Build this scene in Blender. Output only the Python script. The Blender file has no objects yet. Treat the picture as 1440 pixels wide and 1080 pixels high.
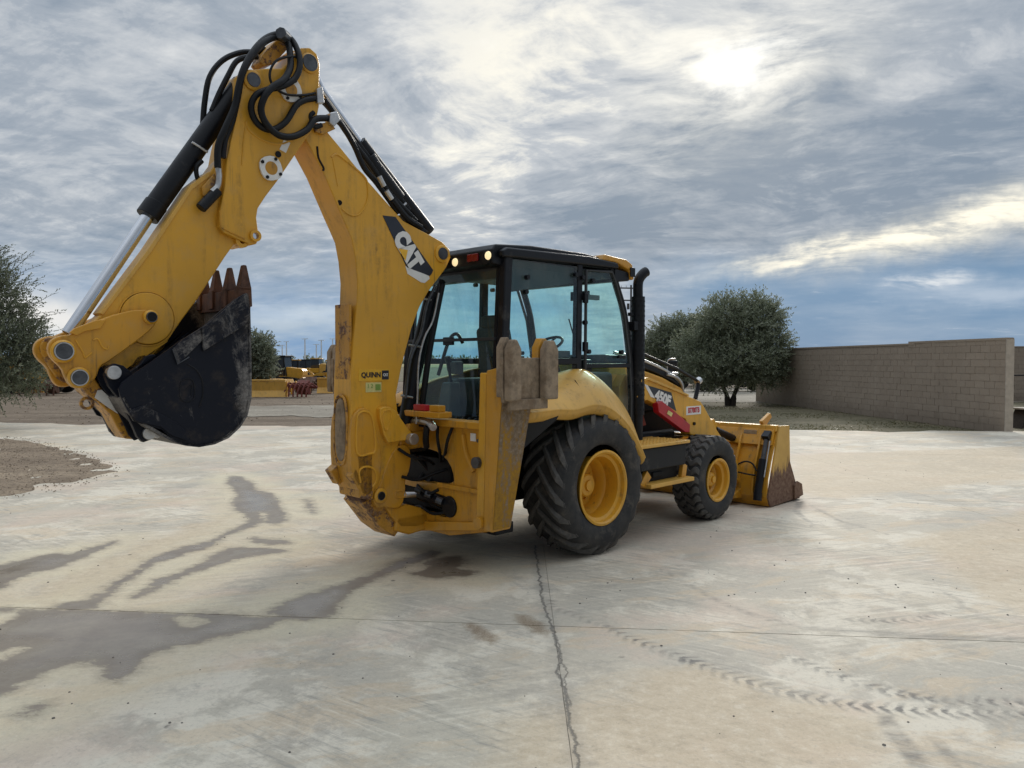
import bpy, bmesh, math, random
import numpy as np
from mathutils import Vector, Matrix

R = math.radians
rng = random.Random(7)
sc = bpy.context.scene
col = sc.collection

# ------------------------------------------------------------------ camera
FOC = 1081.0                      # focal length for a 1440 pixel wide frame
PITCH = math.atan(32.0/FOC)
CAMZ = 1.9
cd = bpy.data.cameras.new('camera')
cam = bpy.data.objects.new('camera', cd)
col.objects.link(cam)
cam.location = (0, 0, CAMZ)
cam.rotation_euler = (R(90)-PITCH, 0, 0)
cd.sensor_width = 36.0
cd.lens = FOC/1440.0*36.0
cd.clip_end = 3000.0
cd.clip_start = 0.05
sc.camera = cam
sc.view_settings.view_transform = 'Standard'
sc.view_settings.look = 'None'
sc.view_settings.gamma = 1.0
sc.view_settings.use_curve_mapping = False
sc.view_settings.exposure = 0.20
SUN_AZ, SUN_EL = 16.9, 21.0

# ------------------------------------------------------------------ tiny node language
class NT:
    def __init__(s, tree):
        s.t = tree
    def node(s, typ, **kw):
        n = s.t.nodes.new(typ)
        for k, v in kw.items():
            setattr(n, k, v)
        return n
    def link(s, a, b):
        s.t.links.new(a, b)
    def put(s, sock, v):
        if isinstance(v, bpy.types.NodeSocket):
            s.link(v, sock)
        elif v is not None:
            if sock.type == 'RGBA' and not hasattr(v, '__len__'):
                v = (v, v, v, 1)
            if sock.type == 'RGBA' and len(v) == 3:
                v = (*v, 1)
            sock.default_value = v
    def m(s, op, a, b=None, c=None, clamp=False):
        n = s.node('ShaderNodeMath', operation=op, use_clamp=clamp)
        s.put(n.inputs[0], a)
        if b is not None: s.put(n.inputs[1], b)
        if c is not None: s.put(n.inputs[2], c)
        return n.outputs[0]
    def add(s, a, b): return s.m('ADD', a, b)
    def sub(s, a, b): return s.m('SUBTRACT', a, b)
    def mul(s, a, b): return s.m('MULTIPLY', a, b)
    def div(s, a, b): return s.m('DIVIDE', a, b)
    def sat(s, a): return s.m('ADD', a, 0.0, clamp=True)
    def vm(s, op, a, b=None):
        n = s.node('ShaderNodeVectorMath', operation=op)
        s.put(n.inputs[0], a)
        if b is not None:
            s.put(n.inputs[3] if op == 'SCALE' else n.inputs[1], b)
        return n.outputs[0]
    def xyz(s, v):
        n = s.node('ShaderNodeSeparateXYZ'); s.put(n.inputs[0], v)
        return n.outputs[0], n.outputs[1], n.outputs[2]
    def vec(s, x, y, z=0.0):
        n = s.node('ShaderNodeCombineXYZ')
        s.put(n.inputs[0], x); s.put(n.inputs[1], y); s.put(n.inputs[2], z)
        return n.outputs[0]
    def noise(s, v, scale, detail=4.0, rough=0.55, dist=0.0, out=0):
        n = s.node('ShaderNodeTexNoise')
        s.put(n.inputs['Vector'], v); n.inputs['Scale'].default_value = scale
        n.inputs['Detail'].default_value = detail; n.inputs['Roughness'].default_value = rough
        n.inputs['Distortion'].default_value = dist
        return n.outputs[out]
    def mapr(s, v, a, b, c=0.0, d=1.0, smooth=False):
        n = s.node('ShaderNodeMapRange')
        if smooth: n.interpolation_type = 'SMOOTHSTEP'
        s.put(n.inputs[0], v)
        for i, x in enumerate((a, b, c, d)): n.inputs[1+i].default_value = x
        return n.outputs[0]
    def mix(s, f, a, b, blend='MIX'):
        n = s.node('ShaderNodeMix', data_type='RGBA', blend_type=blend)
        s.put(n.inputs[0], f); s.put(n.inputs[6], a); s.put(n.inputs[7], b)
        return n.outputs[2]
    def scale_vec(s, v, x, y, z, rot=(0, 0, 0)):
        if any(rot):
            r = s.node('ShaderNodeMapping'); s.put(r.inputs[0], v); r.inputs['Rotation'].default_value = rot; v = r.outputs[0]
        n = s.node('ShaderNodeMapping')
        s.put(n.inputs[0], v)
        n.inputs['Scale'].default_value = (x, y, z)
        return n.outputs[0]

# ------------------------------------------------------------------ world: broken evening overcast
def make_world():
    w = bpy.data.worlds.new('World'); sc.world = w; w.use_nodes = True
    t = w.node_tree; t.nodes.clear(); n = NT(t)
    tc = n.node('ShaderNodeTexCoord')
    d = tc.outputs['Generated']
    x, y, z = n.xyz(d)
    zc = n.m('MAXIMUM', z, 0.0)
    DEG = 57.2958
    el = n.mul(n.m('ARCSINE', zc), DEG)
    az = n.mul(n.m('ARCTAN2', x, y), DEG)
    # cloud deck coordinates
    den = n.add(zc, 0.16)
    cv = n.vec(n.div(x, den), n.div(y, den), 0.0)
    warp = n.noise(cv, 0.9, 3, 0.5, out=1)
    wv = n.vm('SCALE', n.vm('SUBTRACT', warp, (0.5, 0.5, 0.5)), 0.7)
    cw = n.vm('ADD', cv, wv)
    streak = n.noise(n.scale_vec(cw, 1.0, 2.6, 1, (0, 0, R(-48))), 1.25, 9, 0.60)
    mott = n.noise(n.scale_vec(cw, 1.0, 1.5, 1, (0, 0, R(20))), 5.2, 8, 0.64)
    big = n.noise(cw, 0.55, 3, 0.5)
    # direction-space warp
    dw = n.noise(d, 5.0, 6, 0.6, out=1)
    dwx, dwy, dwz = n.xyz(dw)
    azw = n.add(az, n.mul(n.sub(dwx, 0.5), 11.0))
    elw = n.add(el, n.mul(n.sub(dwz, 0.5), 6.0))
    def g(a0, e0, wa, we, rot=0.0, warp=1.0):
        A = azw if warp else az; E = elw if warp else el
        da = n.sub(A, a0); de = n.sub(E, e0)
        c, s_ = math.cos(R(rot)), math.sin(R(rot))
        u = n.div(n.add(n.mul(da, c), n.mul(de, s_)), wa)
        v = n.div(n.sub(n.mul(de, c), n.mul(da, s_)), we)
        return n.m('EXPONENT', n.mul(n.add(n.mul(u, u), n.mul(v, v)), -1.0))
    # amount of light coming through the deck
    b = n.add(n.mul(n.sub(streak, 0.5), 1.0), n.mul(n.sub(mott, 0.5), .95))
    b = n.add(b, n.mul(n.sub(n.noise(n.scale_vec(cw, 1.0, 1.3, 1, (0, 0, R(-48))), 13.0, 6, .62), .5), .30))
    b = n.add(b, n.mul(n.sub(big, 0.5), 0.5))
    b = n.add(b, 0.50)
    for a0, e0, wa, we, rot, k in [
            (-19, 15, 12, 7, 0, .10), (-4, 22, 9, 5, 0, .22), (4, 20, 11, 6, -15, .20), (-2, 12, 5, 6, 0, .20),
            (22, 13, 15, 6.5, 6, -.42), (6, 11, 9, 4.5, 12, -.26), (29, 22, 8, 6, 0, -.08),
            (28, 18, 7, 1.2, 22, .30), (-33, 24, 8, 4, -20, -.12), (10, 6, 8, 2.4, 10, .22),
            (-20, 8, 9, 3, 0, -.10), (15.5, 19.5, 5, 3.0, 18, .32)]:
        b = n.add(b, n.mul(g(a0, e0, wa, we, rot), k))
    b = n.sat(b)
    dark = (0.20, 0.255, 0.325); mid = (0.365, 0.405, 0.455); light = (0.62, 0.635, 0.645); cream = (0.93, 0.89, 0.77)
    c1 = n.mix(n.mapr(b, 0.12, 0.52), dark, mid)
    c1 = n.mix(n.mapr(b, 0.48, 0.90), c1, light)
    warmth = n.sat(n.add(g(6, 19, 15, 9, 0), n.mul(g(-4, 11, 6, 5, 0), .7)))
    c1 = n.mix(n.mul(n.mapr(b, 0.66, 1.0), warmth), c1, cream)
    # blue rain gap low over the horizon
    lowR = n.mul(n.sub(1.0, n.mapr(elw, 5.5, 9.0, 0.0, 1.0, True)), n.mapr(azw, 5.0, 15.0, 0.0, 1.0, True))
    wis = n.noise(n.vec(n.mul(az, 0.06), n.mul(el, 0.28), 2.0), 2.2, 6, 0.55)
    blue = n.mix(n.mapr(wis, 0.42, 0.78), (0.135, 0.25, 0.40), (0.26, 0.355, 0.475))
    c1 = n.mix(n.mul(lowR, 0.93), c1, blue)
    lowL = n.mul(n.sub(1.0, n.mapr(elw, 1.0, 10.0, 0.0, 1.0, True)), .9)
    lowL = n.mul(lowL, n.sub(1.0, n.mapr(az, 2.0, 10.0, 0.0, 1.0, True)))
    blueL = n.mix(n.mapr(wis, 0.40, 0.68), (0.18, 0.31, 0.50), (0.36, 0.455, 0.56))
    c1 = n.mix(lowL, c1, blueL)
    # low left pale glow, bright slit at right, small cumulus
    c1 = n.mix(n.mul(g(-31, 3.2, 6, 1.5, -5), 0.9), c1, (0.80, 0.78, 0.74))
    c1 = n.mix(n.mul(g(-14, 3.3, 6, .7, 0), 0.45), c1, (0.60, 0.68, 0.76))
    slit = n.sat(n.mul(n.add(g(31, 9.3, 6.5, 1.15, 12), n.mul(g(21.5, 7.7, 6, 0.55, 10), .8)), n.mapr(mott, .36, .58, 0.35, 1.1)))
    c1 = n.mix(slit, c1, (0.98, 0.92, 0.76))
    wp = n.mapr(wis, .36, .60, .2, 1.2)
    c1 = n.mix(n.sat(n.mul(n.mul(g(31, 4.2, 5, 0.9, 0), .6), wp)), c1, (0.42, 0.50, 0.60))
    c1 = n.mix(n.sat(n.mul(n.mul(g(28.7, 5.3, 1.5, 0.55, 0), .8), n.mapr(mott, .40, .58, .1, 1.2))), c1, (0.62, 0.66, 0.70))
    # veiled sun
    c1 = n.mix(n.sat(n.mul(g(15.8, 19.2, 7.5, 4.5, 14), n.mapr(mott, .35, .62, .15, .95))), c1, (0.88, 0.86, 0.78))
    sb = n.sat(n.add(g(15.6, 19.0, 2.3, 1.6, 14), n.mul(g(18.5, 20.3, 2.6, .8, 14), .5)))
    c1 = n.mix(n.mapr(n.add(sb, n.mul(n.sub(mott, .5), 1.5)), 0.10, 1.15, smooth=True), c1, (1.05, 1.04, 0.98))
    # overcast deck gets brighter towards the zenith
    zen = n.mapr(z, 0.40, 1.0, 1.0, 3.1, True)
    sunside = n.add(n.mul(x, math.sin(R(SUN_AZ))), n.mul(y, math.cos(R(SUN_AZ))))
    zen = n.mul(zen, n.mapr(sunside, -0.8, 0.5, 0.55, 1.0, True))
    c1 = n.vm('SCALE', c1, zen)
    sky = n.node('ShaderNodeTexSky', sky_type='NISHITA')
    sky.sun_disc = False; sky.sun_elevation = R(SUN_EL); sky.sun_rotation = R(SUN_AZ)
    fin = n.mix(0.985, sky.outputs[0], n.vm('SCALE', c1, 10.0))
    bg = n.node('ShaderNodeBackground'); n.put(bg.inputs[0], fin); bg.inputs[1].default_value = 0.1
    out = n.node('ShaderNodeOutputWorld'); n.link(bg.outputs[0], out.inputs[0])
make_world()

sl = bpy.data.lights.new('sun', 'SUN'); sl.energy = 1.9; sl.angle = R(14); sl.color = (1.0, 0.94, 0.84)
so = bpy.data.objects.new('sun', sl); col.objects.link(so)
sd = Vector((math.sin(R(SUN_AZ))*math.cos(R(SUN_EL)), math.cos(R(SUN_AZ))*math.cos(R(SUN_EL)), math.sin(R(SUN_EL))))
so.rotation_euler = sd.to_track_quat('Z', 'Y').to_euler()
so.location = (5, 20, 20)

# ------------------------------------------------------------------ materials
def new_mat(name):
    m = bpy.data.materials.new(name); m.use_nodes = True
    t = m.node_tree; t.nodes.clear(); n = NT(t)
    out = n.node('ShaderNodeOutputMaterial')
    p = n.node('ShaderNodeBsdfPrincipled'); n.link(p.outputs[0], out.inputs[0])
    return m, n, p, out
def set_p(n, p, color=None, rough=None, metal=None, spec=None, coat=None, normal=None, alpha=None, em=None, ems=None):
    for k, v in (('Base Color', color), ('Roughness', rough), ('Metallic', metal), ('Specular IOR Level', spec),
                 ('Coat Weight', coat), ('Normal', normal), ('Alpha', alpha), ('Emission Color', em), ('Emission Strength', ems)):
        if v is not None: n.put(p.inputs[k], v)
def bump(n, h, strength=0.3, dist=0.01):
    b = n.node('ShaderNodeBump'); n.put(b.inputs['Height'], h)
    b.inputs['Strength'].default_value = strength; b.inputs['Distance'].default_value = dist
    return b.outputs[0]
def obj_co(n):
    return n.node('ShaderNodeTexCoord').outputs['Object']
def pos_co(n):
    return n.node('ShaderNodeNewGeometry').outputs['Position']

def plain(name, color, rough=0.5, metal=0.0, var=0.15, scale=8.0, dirt=None, dirt_amt=0.0, bmp=0.0, bscale=60, coat=0.0, spec=None):
    m, n, p, o = new_mat(name)
    co = obj_co(n)
    a = n.noise(co, scale, 5, 0.6)
    c = n.mix(n.mapr(a, 0.3, 0.7), tuple(x*(1-var) for x in color), tuple(min(1, x*(1+var)) for x in color))
    rr = n.mapr(a, 0.3, 0.7, max(0, rough-0.07), min(1, rough+0.08))
    if spec is None and max(color) < .03: spec = .28
    if dirt is not None:
        dn = n.noise(co, 3.3, 8, 0.7)
        f = n.mapr(dn, 0.62-dirt_amt, 0.72-dirt_amt*0.8, 0, 1)
        f = n.mul(f, 0.75)
        c = n.mix(f, c, dirt); rr = n.add(rr, n.mul(f, 0.3))
    nm = bump(n, n.noise(co, bscale, 3, 0.6), bmp, 0.004) if bmp else None
    set_p(n, p, c, rr, metal, spec, coat, nm)
    return m

def paint(name, color, wear=0.0, grime=0.5, rough=0.38):
    """machine enamel: streaky grime, chips, orange peel"""
    m, n, p, o = new_mat(name)
    co = obj_co(n)
    big = n.noise(co, 1.7, 4, 0.5)
    c = n.mix(n.mapr(big, 0.3, 0.7), tuple(x*0.88 for x in color), tuple(min(1, x*1.10) for x in color))
    st = n.noise(n.scale_vec(co, 7, 7, 0.9), 1.6, 6, 0.65)
    fine = n.noise(co, 14, 8, 0.72)
    g = n.mul(n.mapr(st, 0.50, 0.78), n.mapr(fine, 0.35, 0.65))
    g = n.sat(n.mul(g, grime*1.6))
    c = n.mix(g, c, (0.10, 0.065, 0.03))
    # lighter dust film
    c = n.mix(n.mul(n.mapr(n.noise(co, 5, 7, 0.7), 0.50, 0.80), 0.42*grime+0.08), c, (0.36, 0.28, 0.17))
    rr = n.add(rough, n.mul(g, 0.35))
    if wear > 0:
        wn = n.noise(co, 9, 9, 0.78)
        wm = n.mapr(wn, 0.66-wear*0.28, 0.70-wear*0.26)
        rust = n.mix(n.mapr(n.noise(co, 40, 4, 0.6), 0.4, 0.6), (0.11, 0.045, 0.02), (0.20, 0.12, 0.075))
        c = n.mix(wm, c, rust); rr = n.add(rr, n.mul(wm, 0.3))
    # fine scratches and dark runs
    scr = n.noise(n.scale_vec(co, 3, 3, 60, (R(20), R(35), 0)), 2.2, 6, .75)
    c = n.mix(n.mul(n.mapr(scr, .68, .74), .35), c, (.30, .22, .12))
    run = n.mul(n.mapr(n.noise(n.scale_vec(co, 16, 16, .7), 1.5, 5, .6), .62, .72), n.mapr(n.noise(co, 1.3, 3, .5), .48, .62))
    c = n.mix(n.mul(run, .35+.4*grime), c, (.12, .075, .03))
    spk = n.mapr(n.noise(co, 55, 4, .7), .69, .73)
    c = n.mix(n.mul(spk, .7), c, (.09, .05, .025))
    nm = bump(n, n.add(n.noise(co, 34, 3, 0.5), n.mul(n.noise(co, 2.2, 3, .5), 3.0)), 0.10, 0.004)
    set_p(n, p, c, rr, 0.0, 0.5, 0.12, nm)
    return m

YEL = (0.68, 0.345, 0.022)
M = {}
M['yellow'] = paint('yellow_enamel', YEL, 0.0, 0.50, 0.42)
M['yellow_dirty'] = paint('grimy_yellow_enamel', (0.58, 0.275, 0.016), 0.05, 0.85, 0.45)
M['yellow_worn'] = paint('worn_yellow_enamel', (0.54, 0.26, 0.02), 0.55, 0.9, 0.5)
M['yellow_light'] = paint('dusty_yellow_enamel', (0.66, 0.37, 0.065), 0.03, 0.45, 0.52)
M['black'] = plain('black_enamel', (0.007, 0.008, 0.011), 0.42, 0, .3, 9, (0.07, 0.065, 0.06), 0.02)
M['black_matte'] = plain('dark_grey_plastic', (0.015, 0.0155, 0.017), 0.6, 0, .3, 9, (0.08, 0.075, 0.065), 0.05, 0.15)
M['deep'] = plain('oily_black_iron', (0.006, 0.006, 0.007), 0.65, 0, .3, 9)
M['hose'] = plain('black_rubber_hose', (0.006, 0.0065, 0.008), 0.5, 0, .25, 20)
M['chrome'] = plain('polished_chrome_rod', (0.72, 0.74, 0.78), 0.16, 1.0, .04, 10)
M['steel'] = plain('zinc_plated_steel', (0.50, 0.50, 0.50), 0.38, 0.85, .2, 18)
M['pin'] = plain('greasy_steel_pin', (0.09, 0.095, 0.105), 0.42, 0.6, .3, 18)
M['white'] = plain('white_decal', (0.75, 0.74, 0.71), 0.45, 0, .08, 12)
M['red'] = plain('red_enamel', (0.42, 0.012, 0.022), 0.36, 0, .15, 8, (0.12, 0.04, 0.03), 0.05)
M['red_print'] = plain('red_print', (0.50, 0.02, 0.03), 0.5)
M['decal_black'] = plain('black_decal', (0.016, 0.020, 0.032), 0.40)
M['decal_yellow'] = plain('golden_decal', (0.75, 0.42, 0.03), 0.45)
M['decal_pale'] = plain('pale_yellow_label', (0.62, 0.56, 0.22), 0.5)
M['decal_green'] = plain('green_print', (0.20, 0.32, 0.06), 0.5)
M['seat'] = plain('grey_seat_fabric', (0.05, 0.055, 0.06), 0.8, 0, .2, 30, None, 0, .2)
M['dash'] = plain('grey_cab_trim', (0.085, 0.09, 0.095), 0.6, 0, .15, 10)
M['headliner'] = plain('charcoal_cab_frame', (0.035, 0.038, 0.042), 0.6, 0, .15, 10)
M['rust'] = plain('rusty_steel', (0.10, 0.045, 0.025), 0.75, 0.1, .45, 14, (0.045, 0.025, 0.02), .12, .3)
M['rust_red'] = plain('red_brown_steel', (0.16, 0.035, 0.025), 0.7, 0, .4, 10)
M['mud'] = plain('dried_mud_on_steel', (0.27, 0.205, 0.14), 0.9, 0, .35, 16, (0.15, 0.10, 0.06), .10, .7, 45)

def lamp_mat(name, c, s):
    m, n, p, o = new_mat(name); set_p(n, p, c, 0.3, em=c, ems=s); return m
M['lamp_on'] = lamp_mat('lit_lamp_lens', (1.0, 0.80, 0.45), .7)
M['lamp_red'] = plain('red_lamp_lens', (0.20, 0.008, 0.008), 0.25)
M['lamp_clear'] = plain('clear_lamp_lens', (0.5, 0.5, 0.5), 0.15)

def glass_mat(name, tint, dust=0.06, gloss=1.0):
    m = bpy.data.materials.new(name); m.use_nodes = True
    t = m.node_tree; t.nodes.clear(); n = NT(t)
    out = n.node('ShaderNodeOutputMaterial')
    tr = n.node('ShaderNodeBsdfTransparent'); n.put(tr.inputs[0], tint)
    gl = n.node('ShaderNodeBsdfGlossy'); gl.inputs['Roughness'].default_value = 0.02; n.put(gl.inputs[0], (1, 1, 1))
    df = n.node('ShaderNodeBsdfDiffuse'); n.put(df.inputs[0], (0.35, 0.36, 0.33))
    lw = n.node('ShaderNodeLayerWeight'); lw.inputs[0].default_value = .5
    fr_ = n.add(.04, n.mul(n.m('POWER', lw.outputs['Facing'], 4.0), .55))
    m1 = n.node('ShaderNodeMixShader'); n.link(n.mul(fr_, gloss), m1.inputs[0]); n.link(tr.outputs[0], m1.inputs[1]); n.link(gl.outputs[0], m1.inputs[2])
    co = obj_co(n)
    dd = n.mapr(n.noise(n.scale_vec(co, 1, 1, .5), 4.0, 8, 0.7), 0.45, 0.75, dust*0.3, dust*2.2)
    m2 = n.node('ShaderNodeMixShader'); n.link(dd, m2.inputs[0]); n.link(m1.outputs[0], m2.inputs[1]); n.link(df.outputs[0], m2.inputs[2])
    n.link(m2.outputs[0], out.inputs[0])
    return m
M['glass'] = glass_mat('teal_tinted_cab_glass', (0.74, 0.955, 0.93), .09)
M['car_glass'] = plain('dark_car_glass', (0.02, 0.025, 0.03), 0.08)

def tyre_mat():
    m, n, p, o = new_mat('dusty_tyre_rubber')
    co = obj_co(n)
    a = n.noise(co, 7, 7, 0.7)
    c = n.mix(n.mapr(a, 0.38, 0.72), (0.014, 0.015, 0.017), (0.055, 0.051, 0.046))
    geo = n.node('ShaderNodeAttribute', attribute_name='lug')
    lug = n.mul(geo.outputs['Fac'], n.mapr(n.noise(co, 16, 6, 0.7), 0.30, 0.66, 0.35, 1.0))
    c = n.mix(lug, c, (0.088, 0.082, 0.074))
    c = n.mix(n.mul(n.mapr(n.noise(co, 4, 8, .75), .54, .68), .6), c, (0.13, 0.112, 0.088))
    set_p(n, p, c, n.mapr(a, 0.3, 0.7, 0.62, 0.85), 0, 0.4, None, bump(n, n.noise(co, 70, 4, .6), .25, .003))
    return m
M['tyre'] = tyre_mat()

def bucket_mat():
    m, n, p, o = new_mat('scratched_black_bucket_paint')
    co = obj_co(n)
    s1 = n.noise(n.scale_vec(co, 1.6, 1, 4.0, (0, R(35), 0)), 2.6, 12, 0.80)
    s2 = n.noise(n.scale_vec(co, 3.4, 1, 1.2, (0, R(12), 0)), 2.4, 12, 0.80)
    area = n.noise(co, 2.2, 4, 0.6)
    at = n.node('ShaderNodeAttribute', attribute_name='wear').outputs['Fac']
    k = n.add(n.mul(n.sub(area, 0.5), 0.55), n.mul(at, 0.25))
    sc_ = n.m('MAXIMUM', n.add(s1, k), n.add(s2, k))
    f = n.mapr(sc_, 0.64, 0.80)
    fine = n.noise(co, 60, 4, 0.7)
    s3 = n.noise(n.scale_vec(co, 26, 1, 2.6, (0, R(24), 0)), 2.6, 8, 0.8); s4 = n.noise(n.scale_vec(co, 3, 1, 24, (0, R(-12), 0)), 2.6, 8, 0.8)
    hair = n.m('MAXIMUM', n.mapr(n.add(s3, n.mul(at, .05)), .64, .68), n.mapr(n.add(s4, n.mul(at, .05)), .66, .70))
    f = n.sat(n.add(n.mul(f, n.mapr(fine, 0.3, 0.6, 0.3, 1.0)), n.mul(hair, .45)))
    c = n.mix(f, (0.008, 0.010, 0.017), (0.23, 0.215, 0.20))
    c = n.mix(n.mul(n.mapr(n.noise(co, 6, 6, .7), .55, .75), .35), c, (0.10, 0.075, 0.05))
    set_p(n, p, c, n.mapr(f, 0, 1, 0.48, 0.8), 0, 0.18, None, bump(n, fine, .15, .003))
    return m
M['bucket'] = bucket_mat()

def loader_mat():
    """yellow above, bare rubbed steel where the bucket digs"""
    m, n, p, o = new_mat('yellow_paint_rubbed_to_rust')
    co = obj_co(n); x, y, z = n.xyz(co)
    nn = n.noise(n.scale_vec(co, 6, 6, 1.6), 1.3, 8, 0.7)
    lvl = n.add(z, n.mul(n.sub(nn, 0.5), -0.85))
    f = n.mapr(lvl, 0.56, 0.44)
    rust = n.mix(n.mapr(n.noise(co, 20, 5, .65), .35, .65), (0.10, 0.045, 0.026), (0.21, 0.13, 0.085))
    y1 = n.mix(n.mapr(n.noise(co, 3, 4, .6), .3, .7), (0.50, 0.29, 0.055), (0.66, 0.40, 0.085))
    set_p(n, p, n.mix(f, y1, rust), n.mapr(f, 0, 1, 0.45, 0.8), 0, .4, None, bump(n, nn, .2, .004))
    return m
M['loader_side'] = loader_mat()

# ------------------------------------------------------------------ mesh building
def link_obj(name, me, mat=None, parent=None):
    o = bpy.data.objects.new(name, me)
    if mat: 
        if isinstance(mat, str): mat = M[mat]
        me.materials.append(mat)
    col.objects.link(o)
    if parent is not None: o.parent = parent
    return o
def tag(o, label=None, cat=None, group=None, kind=None):
    for k, v in (('label', label), ('category', cat), ('group', group), ('kind', kind)):
        if v: o[k] = v
    return o
def empty(name, loc, rz=0.0, label=None, cat=None, group=None):
    o = bpy.data.objects.new(name, None); col.objects.link(o)
    o.empty_display_size = 0.3
    o.location = loc; o.rotation_euler = (0, 0, rz)
    return tag(o, label, cat, group)

class MB:
    def __init__(s): s.v = []; s.f = []
    def raw(s, v, f):
        k = len(s.v); s.v += [tuple(map(float, p)) for p in v]; s.f += [tuple(i+k for i in q) for q in f]; return s
    def box(s, x0, x1, y0, y1, z0, z1):
        v = [(x, y, z) for z in (z0, z1) for y in (y0, y1) for x in (x0, x1)]
        return s.raw(v, [(0, 2, 3, 1), (4, 5, 7, 6), (0, 1, 5, 4), (2, 6, 7, 3), (0, 4, 6, 2), (1, 3, 7, 5)])
    def prism(s, pts, l0, l1, ax='L'):
        """pts are 2D; ax L: (F,Z) swept along L ; F: (L,Z) along F ; Z: (F,L) along Z"""
        mk = {'L': lambda p, w: (p[0], w, p[1]), 'F': lambda p, w: (w, p[0], p[1]), 'Z': lambda p, w: (p[0], p[1], w)}[ax]
        n = len(pts)
        v = [mk(p, l0) for p in pts]+[mk(p, l1) for p in pts]
        f = [tuple(range(n))[::-1], tuple(range(n, 2*n))]+[(i, (i+1) % n, n+(i+1) % n, n+i) for i in range(n)]
        return s.raw(v, f)
    def hexa(s, a, b):
        """a, b: two quads (4 points each)"""
        return s.raw(list(a)+list(b), [(0, 3, 2, 1), (4, 5, 6, 7), (0, 1, 5, 4), (1, 2, 6, 5), (2, 3, 7, 6), (3, 0, 4, 7)])
    def frame_of(s, d):
        d = Vector(d).normalized()
        u = d.orthogonal().normalized(); return u, d.cross(u)
    def cyl(s, a, b, r, r2=None, n=20, cap=True):
        a = Vector(a); b = Vector(b); r2 = r if r2 is None else r2
        u, w = s.frame_of(b-a)
        v = [];
        for c, rr in ((a, r), (b, r2)):
            for i in range(n):
                t = 2*math.pi*i/n; v.append(c+u*math.cos(t)*rr+w*math.sin(t)*rr)
        f = [(i, (i+1) % n, n+(i+1) % n, n+i) for i in range(n)]
        if cap: f += [tuple(range(n))[::-1], tuple(range(n, 2*n))]
        return s.raw(v, f)
    def tube(s, pts, r, n=8, smooth=True, sub=5, closed=False):
        P_ = [Vector(p) for p in pts]
        if smooth and len(P_) > 2:
            Q = []
            m = len(P_)
            rngi = range(m) if closed else range(m-1)
            for i in rngi:
                p0 = P_[(i-1) % m] if (closed or i > 0) else P_[0]*2-P_[1]
                p1 = P_[i]; p2 = P_[(i+1) % m]
                p3 = P_[(i+2) % m] if (closed or i+2 < m) else P_[-1]*2-P_[-2]
                for k in range(sub):
                    t = k/sub
                    Q.append(0.5*((2*p1)+(p2-p0)*t+(2*p0-5*p1+4*p2-p3)*t*t+(3*p1-p0-3*p2+p3)*t**3))
            if not closed: Q.append(P_[-1])
            P_ = Q
        v = []; m = len(P_)
        up = None
        for i, p in enumerate(P_):
            if closed: d = P_[(i+1) % m]-P_[(i-1) % m]
            else: d = P_[min(i+1, m-1)]-P_[max(i-1, 0)]
            if d.length < 1e-9: d = Vector((0, 0, 1))
            d.normalize()
            if up is None: up = d.orthogonal().normalized()
            u = (up-d*up.dot(d))
            if u.length < 1e-6: u = d.orthogonal()
            u.normalize(); up = u
            w = d.cross(u)
            rr = r[i] if hasattr(r, '__len__') and len(r) == m else (r[min(int(i*len(r)/m), len(r)-1)] if hasattr(r, '__len__') else r)
            for k in range(n):
                t = 2*math.pi*k/n; v.append(p+u*math.cos(t)*rr+w*math.sin(t)*rr)
        f = []
        for i in range(m if closed else m-1):
            j = (i+1) % m
            f += [(i*n+k, i*n+(k+1) % n, j*n+(k+1) % n, j*n+k) for k in range(n)]
        if not closed: f += [tuple(range(n))[::-1], tuple(range((m-1)*n, m*n))]
        return s.raw(v, f)
    def lathe(s, prof, c, axis='L', sgn=1, n=64, closed=False, cap=True):
        """prof: (radius, offset along axis)"""
        v = []
        for r, o in prof:
            for i in range(n):
                t = 2*math.pi*i/n
                a, b = r*math.cos(t), r*math.sin(t)
                if axis == 'L': v.append((c[0]+a, c[1]+sgn*o, c[2]+b))
                elif axis == 'Z': v.append((c[0]+a, c[1]+b, c[2]+sgn*o))
                else: v.append((c[0]+sgn*o, c[1]+a, c[2]+b))
        f = []
        m = len(prof)
        for j in range(m if closed else m-1):
            k = (j+1) % m
            f += [(j*n+i, j*n+(i+1) % n, k*n+(i+1) % n, k*n+i) for i in range(n)]
        if cap and not closed:
            if prof[0][0] > 1e-6: f.append(tuple(range(n)))
            if prof[-1][0] > 1e-6: f.append(tuple(range((m-1)*n, m*n)))
        return s.raw(v, f)
    def mesh(s, name, sharp=35, recalc=True, merge=False):
        me = bpy.data.meshes.new(name); me.from_pydata(s.v, [], s.f)
        if recalc:
            bm = bmesh.new(); bm.from_mesh(me)
            if merge: bmesh.ops.remove_doubles(bm, verts=bm.verts, dist=1e-4)
            bmesh.ops.recalc_face_normals(bm, faces=bm.faces)
            bm.to_mesh(me); bm.free()
        if sharp:
            me.shade_smooth(); me.set_sharp_from_angle(angle=R(sharp))
        return me
    def build(s, name, mat, parent=None, bevel=0.0, seg=2, sharp=35, merge=False, label=None):
        me = s.mesh(name, sharp, True, merge)
        o = link_obj(name, me, mat, parent)
        if bevel:
            b = o.modifiers.new('bevel', 'BEVEL'); b.width = bevel; b.segments = seg
            b.limit_method = 'ANGLE'; b.angle_limit = R(40); b.harden_normals = True
        if label: o['label'] = label
        return o

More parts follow.
